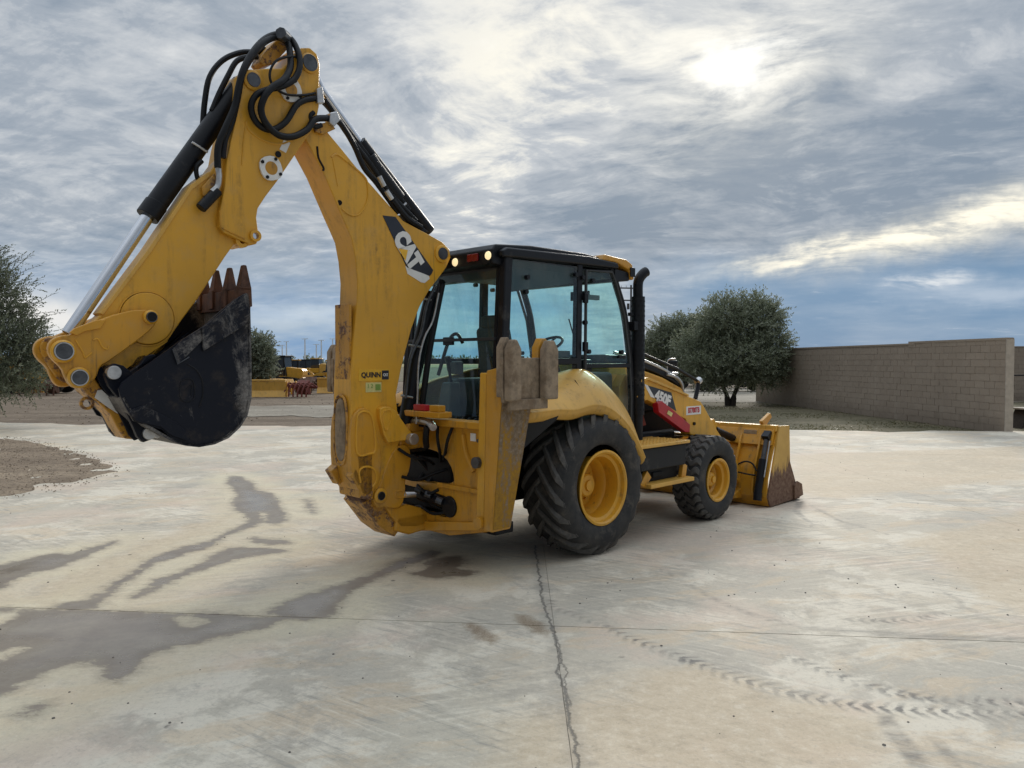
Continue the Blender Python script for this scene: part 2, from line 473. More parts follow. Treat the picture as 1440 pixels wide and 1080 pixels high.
# ------------------------------------------------------------------ measuring: photo sight lines cut with real planes
C0 = Vector((0, 0, CAMZ))
def sight(px, py):
    return Vector(((px-720)/FOC, math.cos(PITCH)+(540-py)/FOC*math.sin(PITCH), -math.sin(PITCH)+(540-py)/FOC*math.cos(PITCH)))
def W(px, py, z=0.0):
    d = sight(px, py); t = (z-CAMZ)/d.z; return C0+d*t
def WD(px, py, D):
    d = sight(px, py); return C0+d*(D/d.y)
MO = Vector((0.05, 8.32, 0)); MA = R(45)
FV = Vector((math.cos(MA), math.sin(MA), 0)); LV = Vector((-math.sin(MA), math.cos(MA), 0))
def P3(px, py, ax, val):
    d = sight(px, py); nrm = {'L': LV, 'F': FV, 'Z': Vector((0, 0, 1))}[ax]
    t = (val-(C0-MO).dot(nrm))/d.dot(nrm); w = C0+d*t-MO
    return Vector((w.dot(FV), w.dot(LV), w.z))
def S(pts, L):          # outline on a plane of constant L -> (F,Z)
    r = [P3(x, y, 'L', L) for x, y in pts]; return [(p.x, p.z) for p in r]
def SF(pts, F):         # outline on a plane of constant F -> (L,Z)
    r = [P3(x, y, 'F', F) for x, y in pts]; return [(p.y, p.z) for p in r]
def rounded(pts, n=2):
    """Chaikin corner cutting for outlines with soft corners"""
    for _ in range(n):
        q = []
        for i in range(len(pts)):
            a = pts[i]; b = pts[(i+1) % len(pts)]
            q.append((a[0]*.75+b[0]*.25, a[1]*.75+b[1]*.25)); q.append((a[0]*.25+b[0]*.75, a[1]*.25+b[1]*.75))
        pts = q
    return pts

def mud_yellow():
    m, n, p, o = new_mat('mud_smeared_yellow')
    co = obj_co(n)
    a = n.noise(n.scale_vec(co, 5, 5, 1.2), 1.8, 8, .7); b_ = n.noise(co, 26, 6, .7)
    x, y, z = n.xyz(co)
    f = n.mapr(n.add(n.add(a, n.mul(n.sub(b_, .5), .35)), n.mul(n.sub(z, 1.1), .22)), .42, .56)
    mud = n.mix(n.mapr(b_, .35, .65), (.13, .092, .060), (.29, .22, .15))
    yl = n.mix(n.mapr(b_, .4, .7), (.38, .20, .02), (.22, .12, .03))
    set_p(n, p, n.mix(f, yl, mud), .85, 0, .3, None, bump(n, b_, .5, .006))
    return m
M['mud_yellow'] = mud_yellow()
# ==================================================================== GROUND
def poly_sd(X, Y, poly):
    """signed distance (negative inside), metres"""
    poly = np.array(poly); n = len(poly)
    d = np.full(X.shape, 1e9); ins = np.zeros(X.shape, bool)
    for i in range(n):
        a = poly[i]; b = poly[(i+1) % n]
        e = b-a; wx = X-a[0]; wy = Y-a[1]
        t = np.clip((wx*e[0]+wy*e[1])/(e@e+1e-12), 0, 1)
        d = np.minimum(d, np.hypot(wx-e[0]*t, wy-e[1]*t))
        c = ((a[1] > Y) != (b[1] > Y)) & (X < (b[0]-a[0])*(Y-a[1])/(b[1]-a[1]+1e-12)+a[0])
        ins ^= c
    return np.where(ins, -d, d)
def line_sd(X, Y, pts, widths):
    """distance minus width, plus arc length"""
    d = np.full(X.shape, 1e9); L = np.zeros(X.shape); side = np.zeros(X.shape); s0 = 0
    for i in range(len(pts)-1):
        a = np.array(pts[i]); b = np.array(pts[i+1]); e = b-a; l = math.hypot(*e)
        wx = X-a[0]; wy = Y-a[1]
        t = np.clip((wx*e[0]+wy*e[1])/(l*l), 0, 1)
        w = widths[i]*(1-t)+widths[i+1]*t
        dd = np.hypot(wx-e[0]*t, wy-e[1]*t)
        v = dd-w
        m = v < d
        d = np.where(m, v, d); L = np.where(m, s0+t*l, L); side = np.where(m, (wx*e[1]-wy*e[0])/l, side)
        s0 += l
    return d, L, side
def G(pts, sx=1.0, sy=1.0, ox=0.0, oy=0.0):
    return [tuple(W(ox+x*sx, oy+y*sy))[:2] for x, y in pts]
c2 = dict(sx=.4444, sy=.4444, ox=0, oy=600)
WET = [
 G([(-60, 575), (0, 577), (75, 582), (160, 580), (290, 582), (420, 586), (540, 592), (640, 590), (740, 597), (830, 604), (890, 607), (860, 628), (740, 655), (660, 672), (600, 690), (500, 705), (455, 735), (430, 775), (380, 800), (340, 790), (335, 760), (310, 742), (250, 745), (200, 758), (150, 775), (100, 795), (60, 815), (0, 850), (-60, 880)], **c2),
 G([(150, 580), (200, 560), (290, 545), (330, 520), (370, 490), (420, 462), (480, 415), (590, 378), (660, 365), (700, 345), (760, 315), (790, 300), (775, 275), (745, 262), (738, 240), (752, 215), (740, 195), (722, 180), (728, 155), (760, 158), (800, 180), (805, 200), (865, 212), (885, 250), (905, 290), (880, 310), (830, 300), (810, 312), (780, 322), (700, 350), (660, 385), (600, 395), (560, 415), (490, 430), (440, 465), (400, 490), (360, 520), (330, 545), (300, 580)], **c2),
 G([(425, 542), (470, 505), (500, 482), (560, 465), (640, 432), (690, 400), (730, 382), (800, 384), (905, 388), (905, 395), (830, 403), (740, 420), (680, 440), (620, 460), (560, 480), (500, 512), (460, 530)], **c2),
 G([(-60, 460), (0, 440), (60, 425), (140, 405), (180, 402), (210, 408), (290, 382), (370, 362), (330, 385), (290, 402), (220, 430), (170, 450), (110, 462), (60, 475), (30, 495), (0, 512), (-60, 540)], **c2),
 G([(378, 862), (400, 848), (430, 838), (458, 829), (487, 821), (523, 808), (545, 798), (563, 789), (590, 780), (607, 775), (618, 775), (614, 781), (590, 789), (563, 798), (540, 809), (513, 821), (492, 831), (478, 842), (474, 853), (462, 866), (430, 872), (405, 868)]),
 G([(577, 806), (590, 803), (604, 800), (598, 793), (607, 787), (630, 783), (648, 783), (652, 792), (641, 798), (655, 802), (671, 806), (655, 810), (625, 812), (595, 812)]),
 G([(795, 352), (850, 355), (915, 362), (918, 370), (850, 372), (800, 362)], **c2),
 G([(60, 905), (100, 890), (140, 880), (150, 888), (110, 905), (80, 920)], **c2),
 G([(965, 230), (975, 226), (985, 250), (1002, 272), (996, 278), (975, 258)], **c2),
]
DRY = [G([(545, 605), (580, 600), (665, 602), (672, 612), (620, 632), (600, 642), (555, 632), (570, 620)], **c2),
       G([(-60, 588), (0, 584), (70, 586), (74, 594), (30, 612), (0, 625), (-60, 650)], **c2),
       G([(-60, 715), (0, 706), (60, 694), (98, 692), (60, 715), (0, 738), (-60, 760)], **c2),
       G([(820, 270), (845, 272), (850, 295), (835, 300), (822, 288)], **c2),
       G([(180, 770), (230, 758), (300, 748), (330, 755), (300, 772), (230, 780)], **c2)]
CRACK = G([(752, 770), (757, 800), (761, 830), (767, 858), (775, 878), (781, 900), (788, 922), (784, 945), (792, 965), (797, 985), (800, 1010), (806, 1040), (812, 1062), (816, 1090)])
CRACK2 = G([(783, 900), (790, 930), (796, 945), (794, 965), (800, 985)])
SMEAR = G([(930, 800), (984, 831), (1020, 850), (1062, 866), (1131, 882), (1225, 890), (1340, 896), (1440, 900), (1520, 904)])
TR1 = G([(762, 815), (768, 838), (776, 854), (833, 873), (890, 898), (960, 925), (1041, 955), (1123, 978), (1204, 992), (1286, 1000), (1367, 1003), (1480, 1004)])
TR2 = G([(1100, 920), (1164, 945), (1245, 972), (1327, 986), (1428, 990), (1500, 990)])
TR3 = G([(1190, 872), (1240, 874), (1290, 872), (1330, 862)])
SKIDS = [(G([(1245, 1000), (1250, 1020), (1270, 1045), (1300, 1085)]), [.02, .06, .06, .05]), (G([(1305, 1030), (1325, 1050), (1350, 1085)]), [.01, .04, .03]),
         (G([(1300, 828), (1330, 833), (1350, 845), (1355, 860)]), [.01, .03, .03, .01]), (G([(1130, 655+30), (1000+120, 720), (1145, 740)]), [.02, .05, .02]),
         (G([(1130, 705), (1180, 732), (1250, 752)]), [.02, .04, .02]), (G([(1280, 770), (1320, 772)]), [.03, .03])]
BROWN = [G([(648, 876), (668, 876), (690, 888), (706, 902), (690, 907), (668, 897)]), G([(722, 864), (745, 866), (765, 878), (776, 890), (768, 896), (748, 888), (730, 876)])]
TAN = [G([(1290, 760), (1440, 720), (1500, 760), (1500, 870), (1440, 868), (1400, 848), (1380, 830), (1340, 812)]),
       G([(120, 800), (180, 770), (260, 745), (320, 722), (345, 722), (300, 745), (230, 775), (180, 800), (100, 850), (20, 850), (60, 825)]),
       G([(1110, 640), (1440, 628), (1440, 672), (1180, 700), (1120, 690)]), G([(700, 1010), (1000, 950), (1250, 1010), (1250, 1090), (700, 1090)])]

def ground_attrs(me, X, Y):
    n = X.size
    wet = np.full(n, 2.0)
    for p in WET: wet = np.minimum(wet, poly_sd(X, Y, p))
    for p in DRY: wet = np.maximum(wet, -poly_sd(X, Y, p))
    crk, _, crs = line_sd(X, Y, CRACK, [.004]*len(CRACK))
    crk2, _, crs2 = line_sd(X, Y, CRACK2, [.003]*len(CRACK2))
    br = np.full(n, 2.0)
    for p in BROWN: br = np.minimum(br, poly_sd(X, Y, p))
    tn = np.full(n, 2.0)
    for p in TAN: tn = np.minimum(tn, poly_sd(X, Y, p))
    sm, _, _ = line_sd(X, Y, SMEAR, [.005, .02, .03, .03, .035, .045, .05, .05, .05])
    for p, w in SKIDS: sm = np.minimum(sm, line_sd(X, Y, p, w)[0]*1.6+.01)
    t1, l1, s1 = line_sd(X, Y, TR1, [.02, .03, .03, .05, .06, .07, .08, .08, .08, .08, .08, .08])
    t2, l2, s2 = line_sd(X, Y, TR2, [.04, .06, .07, .07, .07, .06])
    t3, l3, s3 = line_sd(X, Y, TR3, [.03, .05, .05, .03])
    t = np.where(t1 < t2, t1, t2); l = np.where(t1 < t2, l1, l2); s = np.where(t1 < t2, s1, s2)
    m = t3 < t; t = np.where(m, t3, t); l = np.where(m, l3, l); s = np.where(m, s3, s)
    for nm, a in (('wet', wet), ('crack', np.minimum(crk, 2)), ('crs', np.clip(crs, -1, 1)), ('crack2', np.minimum(crk2, 2)), ('crs2', np.clip(crs2, -1, 1)), ('brown', br), ('tan', tn), ('smear', sm), ('trk', np.minimum(t, 2)), ('trl', l), ('trs', np.clip(s, -2, 2))):
        at = me.attributes.new(nm, 'FLOAT', 'POINT'); at.data.foreach_set('value', a.astype(np.float32))

def concrete_mat():
    m, n, p, o = new_mat('stained_concrete')
    co = pos_co(n)
    A = lambda k: n.node('ShaderNodeAttribute', attribute_name=k).outputs['Fac']
    # broad cloudy staining, brushed along two directions like dragged mud
    w = n.vm('SCALE', n.vm('SUBTRACT', n.noise(co, .35, 4, .6, out=1), (.5, .5, .5)), 1.1)
    cw = n.vm('ADD', co, w)
    broad = n.noise(cw, .38, 6, .62)
    sweep = n.noise(n.scale_vec(cw, .55, 1.9, 1, (0, 0, R(-14))), 1.5, 10, .74)
    sweep2 = n.noise(n.scale_vec(cw, 1.9, .7, 1, (0, 0, R(28))), 1.3, 10, .74)
    fine = n.noise(co, 9, 8, .72)
    grit = n.noise(co, 75, 4, .7)
    pale = (.75, .685, .56); tanc = (.59, .46, .31); grey = (.37, .335, .28); warm = (.60, .525, .405)
    base = n.mix(n.mapr(broad, .38, .62), (.44, .405, .335), warm)
    # films of dried mud with crisp, ragged edges
    f1 = n.noise(cw, .75, 13, .68); f2 = n.noise(n.scale_vec(cw, .6, 1.7, 1, (0, 0, R(-20))), 1.1, 13, .70); f3 = n.noise(n.vm('ADD', cw, (13.0, 7.0, 0)), 1.9, 12, .72)
    base = n.mix(n.mul(n.mapr(f1, .51, .55), .62), base, pale)
    base = n.mix(n.mul(n.mapr(f2, .52, .58), .55), base, tanc)
    base = n.mix(n.mul(n.mapr(f3, .53, .60), .55), base, grey)
    base = n.mix(n.mul(n.mapr(n.noise(n.vm('ADD', cw, (3.0, 31.0, 0)), .5, 9, .66), .52, .60), .55), base, (.62, .49, .385))
    # brush-like drag marks, only in places
    dr = n.noise(n.scale_vec(co, .9, 9.0, 1, (0, 0, R(-17))), 2.0, 9, .72)
    dr2 = n.noise(n.scale_vec(co, 1.1, 10.0, 1, (0, 0, R(34))), 1.8, 9, .72)
    msk = n.mapr(n.noise(co, .42, 5, .6), .46, .60); msk2 = n.sub(1.0, n.mapr(n.noise(co, .55, 5, .6), .44, .56))
    base = n.mix(n.mul(n.mul(n.mapr(dr, .50, .66), msk), .85), base, grey)
    base = n.mix(n.mul(n.mul(n.mapr(dr, .48, .34), msk), .80), base, pale)
    base = n.mix(n.mul(n.mul(n.mapr(dr2, .53, .66), msk2), .85), base, (.31, .29, .25))
    base = n.mix(n.mul(n.mul(n.mapr(dr2, .46, .32), msk2), .75), base, pale)
    tanm = n.sat(n.mapr(n.add(A('tan'), n.mul(n.sub(f2, .5), 1.6)), .12, -.12))
    base = n.mix(n.mul(tanm, .70), base, n.mix(n.mapr(fine, .35, .65), (.47, .365, .235), (.62, .51, .365)))
    # dried rim deposits round the puddles
    dep = n.mul(n.mapr(n.add(A('wet'), n.mul(n.sub(f3, .5), .8)), .55, .15), .65)
    base = n.mix(dep, base, n.mix(n.mapr(f1, .45, .55), (.68, .60, .42), (.58, .49, .34)))
    base = n.mix(n.mul(n.mapr(fine, .44, .24), .42), base, (.27, .25, .215))
    base = n.mix(n.mul(n.mapr(fine, .56, .72), .35), base, (.76, .71, .60))
    base = n.mix(n.mul(n.mapr(grit, .58, .72), .42), base, (.20, .185, .16))
    base = n.mix(n.mul(n.mapr(grit, .40, .28), .32), base, (.80, .76, .66))
    mg = n.noise(co, 28, 8, .78)
    base = n.mix(n.mul(n.mapr(mg, .54, .68), .42), base, (.25, .23, .195))
    base = n.mix(n.mul(n.mapr(mg, .45, .32), .34), base, (.80, .755, .65))
    # small dark spots
    vo = n.node('ShaderNodeTexVoronoi'); vo.inputs['Scale'].default_value = 1.9; n.link(co, vo.inputs['Vector'])
    sp = n.mul(n.mapr(vo.outputs['Distance'], .050, .030), n.mapr(n.noise(co, 2.3, 2), .52, .56))
    base = n.mix(n.mul(sp, .7), base, (.07, .065, .06))
    wn = n.noise(n.scale_vec(co, 1, 1.6, 1), 5.5, 12, .78)
    wet = n.add(A('wet'), n.mul(n.sub(wn, .5), .42))
    wetf = n.mapr(wet, .022, -.012)
    rim = n.mul(n.mapr(wet, .10, .0), n.mapr(wet, -.12, -.01, 0, 1))
    sw = n.mix(n.mapr(sweep, .3, .7), (.165, .136, .112), (.235, .20, .168))
    c = n.mix(n.mul(rim, .45), base, (.20, .17, .135))
    sw = n.mix(.45, sw, n.mix(1.0, base, (.44, .385, .335), 'MULTIPLY'))
    c = n.mix(n.mul(wetf, n.mapr(n.noise(co, 3.0, 8, .7), .3, .6, .78, 1.0)), c, sw)
    deep = n.mapr(wet, -.03, -.22)
    # tracks: chevron print
    trk, trl, trs = A('trk'), A('trl'), A('trs')
    chev = n.m('SINE', n.add(n.mul(trl, 78.0), n.mul(n.m('ABSOLUTE', n.add(trs, n.mul(n.sub(fine, .5), .12))), -48.0)))
    chev = n.mapr(n.add(chev, n.mul(n.sub(n.noise(co, 9, 5, .75), .5), 8.0)), -.6, 1.0)
    tm = n.mul(n.mapr(n.add(trk, n.mul(n.sub(n.noise(co, 14, 4), .5), .09)), .03, -.05), chev)
    tm = n.mul(tm, n.mapr(n.noise(co, 2.6, 7, .72), .38, .56, .32, 1.0))
    c = n.mix(n.mul(tm, .82), c, (.10, .098, .098))
    sm = n.mapr(n.add(A('smear'), n.mul(n.sub(n.noise(n.scale_vec(co, .6, 5, 1, (0, 0, R(-6))), 4, 7, .7), .5), .12)), .03, -.03)
    sm = n.mul(sm, n.mapr(n.noise(n.scale_vec(co, 1, 3, 1), 2.6, 8, .72), .40, .60, .15, 1.0))
    c = n.mix(n.mul(sm, .60), c, (.10, .098, .10))
    bm_ = n.mapr(n.add(A('brown'), n.mul(n.sub(fine, .5), .16)), .03, -.04)
    c = n.mix(n.mul(bm_, n.mapr(grit, .35, .65, .45, .9)), c, (.20, .135, .075))
    jit = n.mul(n.sub(n.noise(co, 7, 6, .75), .5), .11)
    ck1 = n.mul(n.mapr(n.m('ABSOLUTE', n.add(A('crs'), jit)), .013, .004), n.mapr(A('crack'), .12, .08))
    ck2 = n.mul(n.mapr(n.m('ABSOLUTE', n.add(A('crs2'), n.mul(jit, -1.2))), .009, .003), n.mapr(A('crack2'), .10, .06))
    ck = n.m('MAXIMUM', ck1, n.mul(ck2, .8))
    c = n.mix(n.mul(ck, .72), c, (.075, .07, .062))
    ckw = n.mapr(n.add(A('crack'), n.mul(n.sub(fine, .5), .14)), .09, .0)
    c = n.mix(n.mul(ckw, .30), c, (.22, .21, .19))
    pool = n.mapr(n.add(n.mul(wet, -1.0), n.mul(n.sub(n.noise(co, 2.2, 6, .6), .5), .5)), .05, .22)
    rough = n.add(n.mul(n.sub(1.0, wetf), .82), n.mul(wetf, n.mapr(pool, 0, 1, .42, .16)))
    rough = n.add(rough, n.mul(n.mapr(fine, .3, .7, -.05, .05), 1.0))
    h = n.add(n.mul(grit, .35), n.mul(fine, .65))
    h = n.sub(h, n.mul(ck, 1.6))
    b = n.node('ShaderNodeBump'); n.put(b.inputs['Height'], h); b.inputs['Distance'].default_value = .006
    n.put(b.inputs['Strength'], n.mapr(wetf, 0, 1, .55, .05))
    set_p(n, p, c, rough, 0, n.mapr(wetf, 0, 1, .35, .55), None, b.outputs[0])
    return m
M['concrete'] = concrete_mat()

def soil_mat(name, a, b, c, sc1=.5, grass=None):
    m, n, p, o = new_mat(name)
    co = pos_co(n)
    n1 = n.noise(n.scale_vec(co, .5, 1.6, 1), sc1, 8, .65); n2 = n.noise(co, 6, 8, .75); n3 = n.noise(co, 40, 4, .7)
    x = n.mix(n.mapr(n1, .35, .65), a, b)
    x = n.mix(n.mapr(n2, .45, .70), x, c)
    x = n.mix(n.mul(n.mapr(n3, .55, .7), .5), x, tuple(k*.5 for k in a))
    set_p(n, p, x, .92, 0, .2, None, bump(n, n.add(n2, n.mul(n3, .5)), .8, .03))
    return m
M['soil'] = soil_mat('dry_brown_soil', (.135, .100, .070), (.25, .195, .14), (.095, .072, .052))
M['turf'] = soil_mat('thin_olive_grass_soil', (.115, .102, .062), (.21, .175, .115), (.08, .082, .044), .7)
M['asphalt'] = soil_mat('pale_dusty_asphalt', (.22, .195, .155), (.38, .34, .275), (.19, .165, .135), .35)
M['gravel'] = soil_mat('dark_gravelly_soil', (.20, .150, .105), (.37, .29, .205), (.13, .10, .072), .55)
M['joint'] = plain('dusty_joint_filler', (.30, .27, .225), .95, 0, .5, 1.6)

def sheet(name, x0, x1, y0, y1, z, mat, nx=2, ny=2, jag=0.0):
    v = []; 
    for j in range(ny+1):
        for i in range(nx+1):
            x = x0+(x1-x0)*i/nx; y = y0+(y1-y0)*j/ny
            if jag and j in (0, ny): y += jag*math.sin(x*1.3)+jag*.7*math.sin(x*3.1+1)+jag*.4*math.sin(x*7.7)
            v.append((x, y, z))
    f = [(j*(nx+1)+i, j*(nx+1)+i+1, (j+1)*(nx+1)+i+1, (j+1)*(nx+1)+i) for j in range(ny) for i in range(nx)]
    me = bpy.data.meshes.new(name); me.from_pydata(v, [], f)
    o = link_obj(name, me, mat); o['kind'] = 'structure'; return o
sheet('ground', -900, 900, -60, 1500, -.075, 'soil', 4, 4)

# concrete slabs on a slightly skewed lattice, joints recessed between them
PAV = empty('concrete_pavement', (0, 0, 0)); PAV['kind'] = 'structure'
base = sheet('joint_bed', -31, 36, -6.5, 20.4, -.006, 'joint'); del base['kind']; base.parent = PAV
SL = 5.5
def lat(i, j):      # lattice corner
    y = 5.58+j*SL; x = .285+i*SL
    for _ in range(3):
        yy = 5.495+j*SL-.1008*(x); xx = .252+i*SL+.009*yy*1.0
        x, y = xx, yy
    return x, y
for i in range(-5, 6):
    for j in range(-2, 3):
        A_, B_, C_, D_ = [np.array(lat(*q)) for q in ((i, j), (i+1, j), (i+1, j+1), (i, j+1))]
        cen = (A_+C_)/2
        dist = math.hypot(cen[0], cen[1]-1)
        near = cen[1] > -1 and abs(cen[0]) < 9 and cen[1] < 9.5
        n = 100 if near else (46 if cen[1] > 0 and cen[1] < 15 and abs(cen[0]) < 13 else 12)
        g = .0030/SL; gx = .0008/SL
        U, V_ = np.meshgrid(np.linspace(gx, 1-gx, n+1), np.linspace(g, 1-g, n+1))
        X = A_[0]*(1-U)*(1-V_)+B_[0]*U*(1-V_)+C_[0]*U*V_+D_[0]*(1-U)*V_
        Y = A_[1]*(1-U)*(1-V_)+B_[1]*U*(1-V_)+C_[1]*U*V_+D_[1]*(1-U)*V_
        # chipped arris: wander the border a little
        rs = np.random.RandomState(100+i*17+j)
        X[:, 0] += rs.rand(n+1)*.002; X[:, -1] -= rs.rand(n+1)*.002; Y[0] += rs.rand(n+1)*.004; Y[-1] -= rs.rand(n+1)*.004
        if j == 2: Y[-1] += .25*np.sin(X[-1]*1.1)+.15*np.sin(X[-1]*2.7+2)+.08*np.sin(X[-1]*6.1)
        X = X.ravel(); Y = Y.ravel(); Zv = np.zeros_like(X)
        N = (n+1)
        idx = np.arange(N*N).reshape(N, N)
        quads = np.stack([idx[:-1, :-1], idx[:-1, 1:], idx[1:, 1:], idx[1:, :-1]], -1).reshape(-1, 4)
        # skirts
        ring = np.concatenate([idx[0, :-1], idx[:-1, -1], idx[-1, :0:-1], idx[:0:-1, 0]])
        XX = np.concatenate([X, X[ring]]); YY = np.concatenate([Y, Y[ring]]); ZZ = np.concatenate([Zv, np.full(len(ring), -.04)])
        k0 = N*N; m_ = len(ring)
        sk = [(int(ring[q]), k0+q, k0+(q+1) % m_, int(ring[(q+1) % m_])) for q in range(m_)]
        me = bpy.data.meshes.new('slab'); me.from_pydata(np.stack([XX, YY, ZZ], 1).tolist(), [], quads.tolist()+sk)
        ground_attrs(me, XX, YY)
        link_obj('slab', me, 'concrete', PAV)

# unpaved patch at the left
dp = [tuple(W(*q))[:2] for q in [(-60, 607), (0, 613), (40, 617), (80, 624), (110, 632), (140, 643), (165, 653), (186, 664), (160, 672), (120, 682), (80, 692), (40, 699), (0, 706), (-60, 712)]]
def patch(name, pts, z, h, mat, n=3):
    pts = rounded(pts, 2); cx_ = sum(p[0] for p in pts)/len(pts); cy_ = sum(p[1] for p in pts)/len(pts)
    v = []; rings = 14
    for r in range(rings+1):
        t = 1-r/rings
        for k, (x, y) in enumerate(pts):
            q = 1+.012*math.sin(k*2.3+r) if 0 < r else 1+.010*math.sin(k*1.9)
            xx, yy = cx_+(x-cx_)*t*q, cy_+(y-cy_)*t*q
            v.append((xx, yy, z+h*min(1, (1-t)*4)+(0 if r == 0 else .012*math.sin(xx*5)*math.cos(yy*4))))
    m_ = len(pts)
    f = [(r*m_+k, r*m_+(k+1) % m_, (r+1)*m_+(k+1) % m_, (r+1)*m_+k) for r in range(rings) for k in range(m_)]
    me = bpy.data.meshes.new(name); me.from_pydata(v, [], f)
    me.shade_smooth()
    o = link_obj(name, me, mat); o['kind'] = 'structure'; return o
patch('soil_patch', dp, -.02, .03, 'gravel')
# strips beyond the concrete
sheet('asphalt_strip', -13.5, -.5, 27.2, 34.0, -.060, 'asphalt', 240, 2, .30)
sheet('grass_verge', 1.5, 70, 18.0, 37.0, -.060, 'turf', 80, 3, 0)
sheet('back_road', 1.0, 90, 36.5, 56.0, -.050, 'asphalt', 60, 2, .3)
sheet('far_field', -700, 900, 75, 700, -.050, 'turf', 4, 2)

# loose stones: nobody could count them
def stones(name, n, area, smin, smax, mat, seed, z=0):
    rs = random.Random(seed); mb = MB()
    for _ in range(n):
        x, y = area(rs); s = rs.uniform(smin, smax)
        a = [Vector((rs.uniform(.6, 1)*math.cos(t), rs.uniform(.6, 1)*math.sin(t), 0))*s for t in (0, 1.05, 2.1, 3.14, 4.2, 5.24)]
        v = [(x+p.x, y+p.y, z-s*.1) for p in a]+[(x+p.x*.6, y+p.y*.6, z+s*.5) for p in a]
        mb.raw(v, [(k, (k+1) % 6, 6+(k+1) % 6, 6+k) for k in range(6)]+[tuple(range(6, 12))])
    o = mb.build(name, mat, sharp=20); o['kind'] = 'stuff'; return o
M['stone'] = plain('grey_pebbles', (.16, .145, .125), .85, 0, .4, 3)
M['clod'] = plain('brown_clods', (.17, .125, .085), .95, 0, .4, 3)
tag(stones('loose_stones', 520, lambda r: (r.uniform(-9, 10), 3.0+r.random()**1.3*18), .004, .013, 'stone', 3), 'small grey stones and crumbs scattered over the concrete', 'stones')
def in_patch(r):
    while True:
        x = r.uniform(-15, -6); y = r.uniform(9.5, 20)
        if inside2((x, y), dp): return x, y
def inside2(p, poly):
    c = False; j = len(poly)-1
    for i in range(len(poly)):
        if (poly[i][1] > p[1]) != (poly[j][1] > p[1]) and p[0] < (poly[j][0]-poly[i][0])*(p[1]-poly[i][1])/(poly[j][1]-poly[i][1]+1e-12)+poly[i][0]: c = not c
        j = i
    return c
tag(stones('patch_gravel', 1500, in_patch, .006, .020, 'gravel', 5, .012), 'coarse gravel and clods covering the bare soil patch at left', 'gravel')
tag(stones('yard_clods', 1800, lambda r: (r.uniform(-45, 0), r.uniform(23.8, 62)), .015, .05, 'clod', 6, -.07), 'brown clods of soil strewn over the yard beyond the concrete', 'soil clods')

def leaf_mat(name, a, b, c):
    m, n, p, o = new_mat(name)
    at = n.node('ShaderNodeAttribute', attribute_name='tone').outputs['Fac']
    x = n.mix(n.mapr(at, 0, .6), a, b); x = n.mix(n.mapr(at, .6, 1.0), x, c)
    set_p(n, p, x, .55, 0, .35)
    tr = n.node('ShaderNodeBsdfTranslucent'); n.put(tr.inputs[0], x)
    mx = n.node('ShaderNodeMixShader'); mx.inputs[0].default_value = .35
    n.link(p.outputs[0], mx.inputs[1]); n.link(tr.outputs[0], mx.inputs[2]); n.link(mx.outputs[0], o.inputs[0])
    return m
# thin grass on the verge
M['grass'] = None
def grass(name, n, area, hmin, hmax, seed, zb):
    rs = np.random.RandomState(seed); v = np.zeros((n*3, 3)); 
    xy = np.array([area(rs) for _ in range(n)])
    h = rs.uniform(hmin, hmax, n); a = rs.uniform(0, 6.28, n); w = .012+.02*rs.rand(n)
    v[0::3, 0] = xy[:, 0]-np.cos(a)*w; v[0::3, 1] = xy[:, 1]-np.sin(a)*w
    v[1::3, 0] = xy[:, 0]+np.cos(a)*w; v[1::3, 1] = xy[:, 1]+np.sin(a)*w
    v[2::3, 0] = xy[:, 0]+rs.normal(0, .05, n); v[2::3, 1] = xy[:, 1]+rs.normal(0, .05, n); v[2::3, 2] = h
    v[:, 2] += zb
    me = bpy.data.meshes.new(name); me.from_pydata(v.tolist(), [], np.arange(n*3).reshape(n, 3).tolist())
    o = link_obj(name, me, 'grass'); o['kind'] = 'stuff'; return o
def verge_xy(rs):
    while True:
        x = rs.uniform(2, 13.4); y = 21.2+rs.rand()*15
        if x > 13.55-(y-20.7)*.11: continue
        if math.sin(x*1.9+y*.7)+math.sin(x*.6-y*1.3)+rs.normal(0, .8) > .5: return x, y
M['grass'] = leaf_mat('olive_dry_grass', (.19, .175, .095), (.22, .20, .12), (.25, .22, .14))
tag(grass('verge_grass', 5200, verge_xy, .015, .05, 4, -.06), 'thin olive grass growing between the concrete and the block wall', 'grass')

# ==================================================================== BLOCK WALLS
def block_mat():
    m, n, p, o = new_mat('tan_split_face_block')
    co = pos_co(n)
    oi = n.node('ShaderNodeObjectInfo')
    c = n.mix(oi.outputs['Random'], (.352, .285, .222), (.388, .316, .248))
    c = n.mix(n.mul(n.mapr(n.noise(co, .7, 5, .6), .4, .7), .45), c, (.295, .238, .187))
    f = n.noise(co, 30, 6, .75)
    c = n.mix(n.mul(n.mapr(f, .5, .75), .4), c, (.25, .205, .16))
    z = n.xyz(co)[2]
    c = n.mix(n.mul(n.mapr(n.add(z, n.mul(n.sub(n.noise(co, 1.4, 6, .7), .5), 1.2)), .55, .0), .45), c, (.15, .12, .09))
    c = n.mix(n.mul(n.mapr(n.noise(n.scale_vec(co, 1, 1, .15), 1.8, 6, .7), .56, .70), .35), c, (.40, .345, .28))
    set_p(n, p, c, .95, 0, .2, None, bump(n, f, .9, .02)); return m
M['block'] = block_mat()
M['mortar'] = plain('grey_brown_mortar', (.30, .243, .19), .95, 0, .2, 10)
M['cap'] = plain('concrete_block_edge', (.42, .365, .30), .9, 0, .15, 6, None, 0, .4, 25)
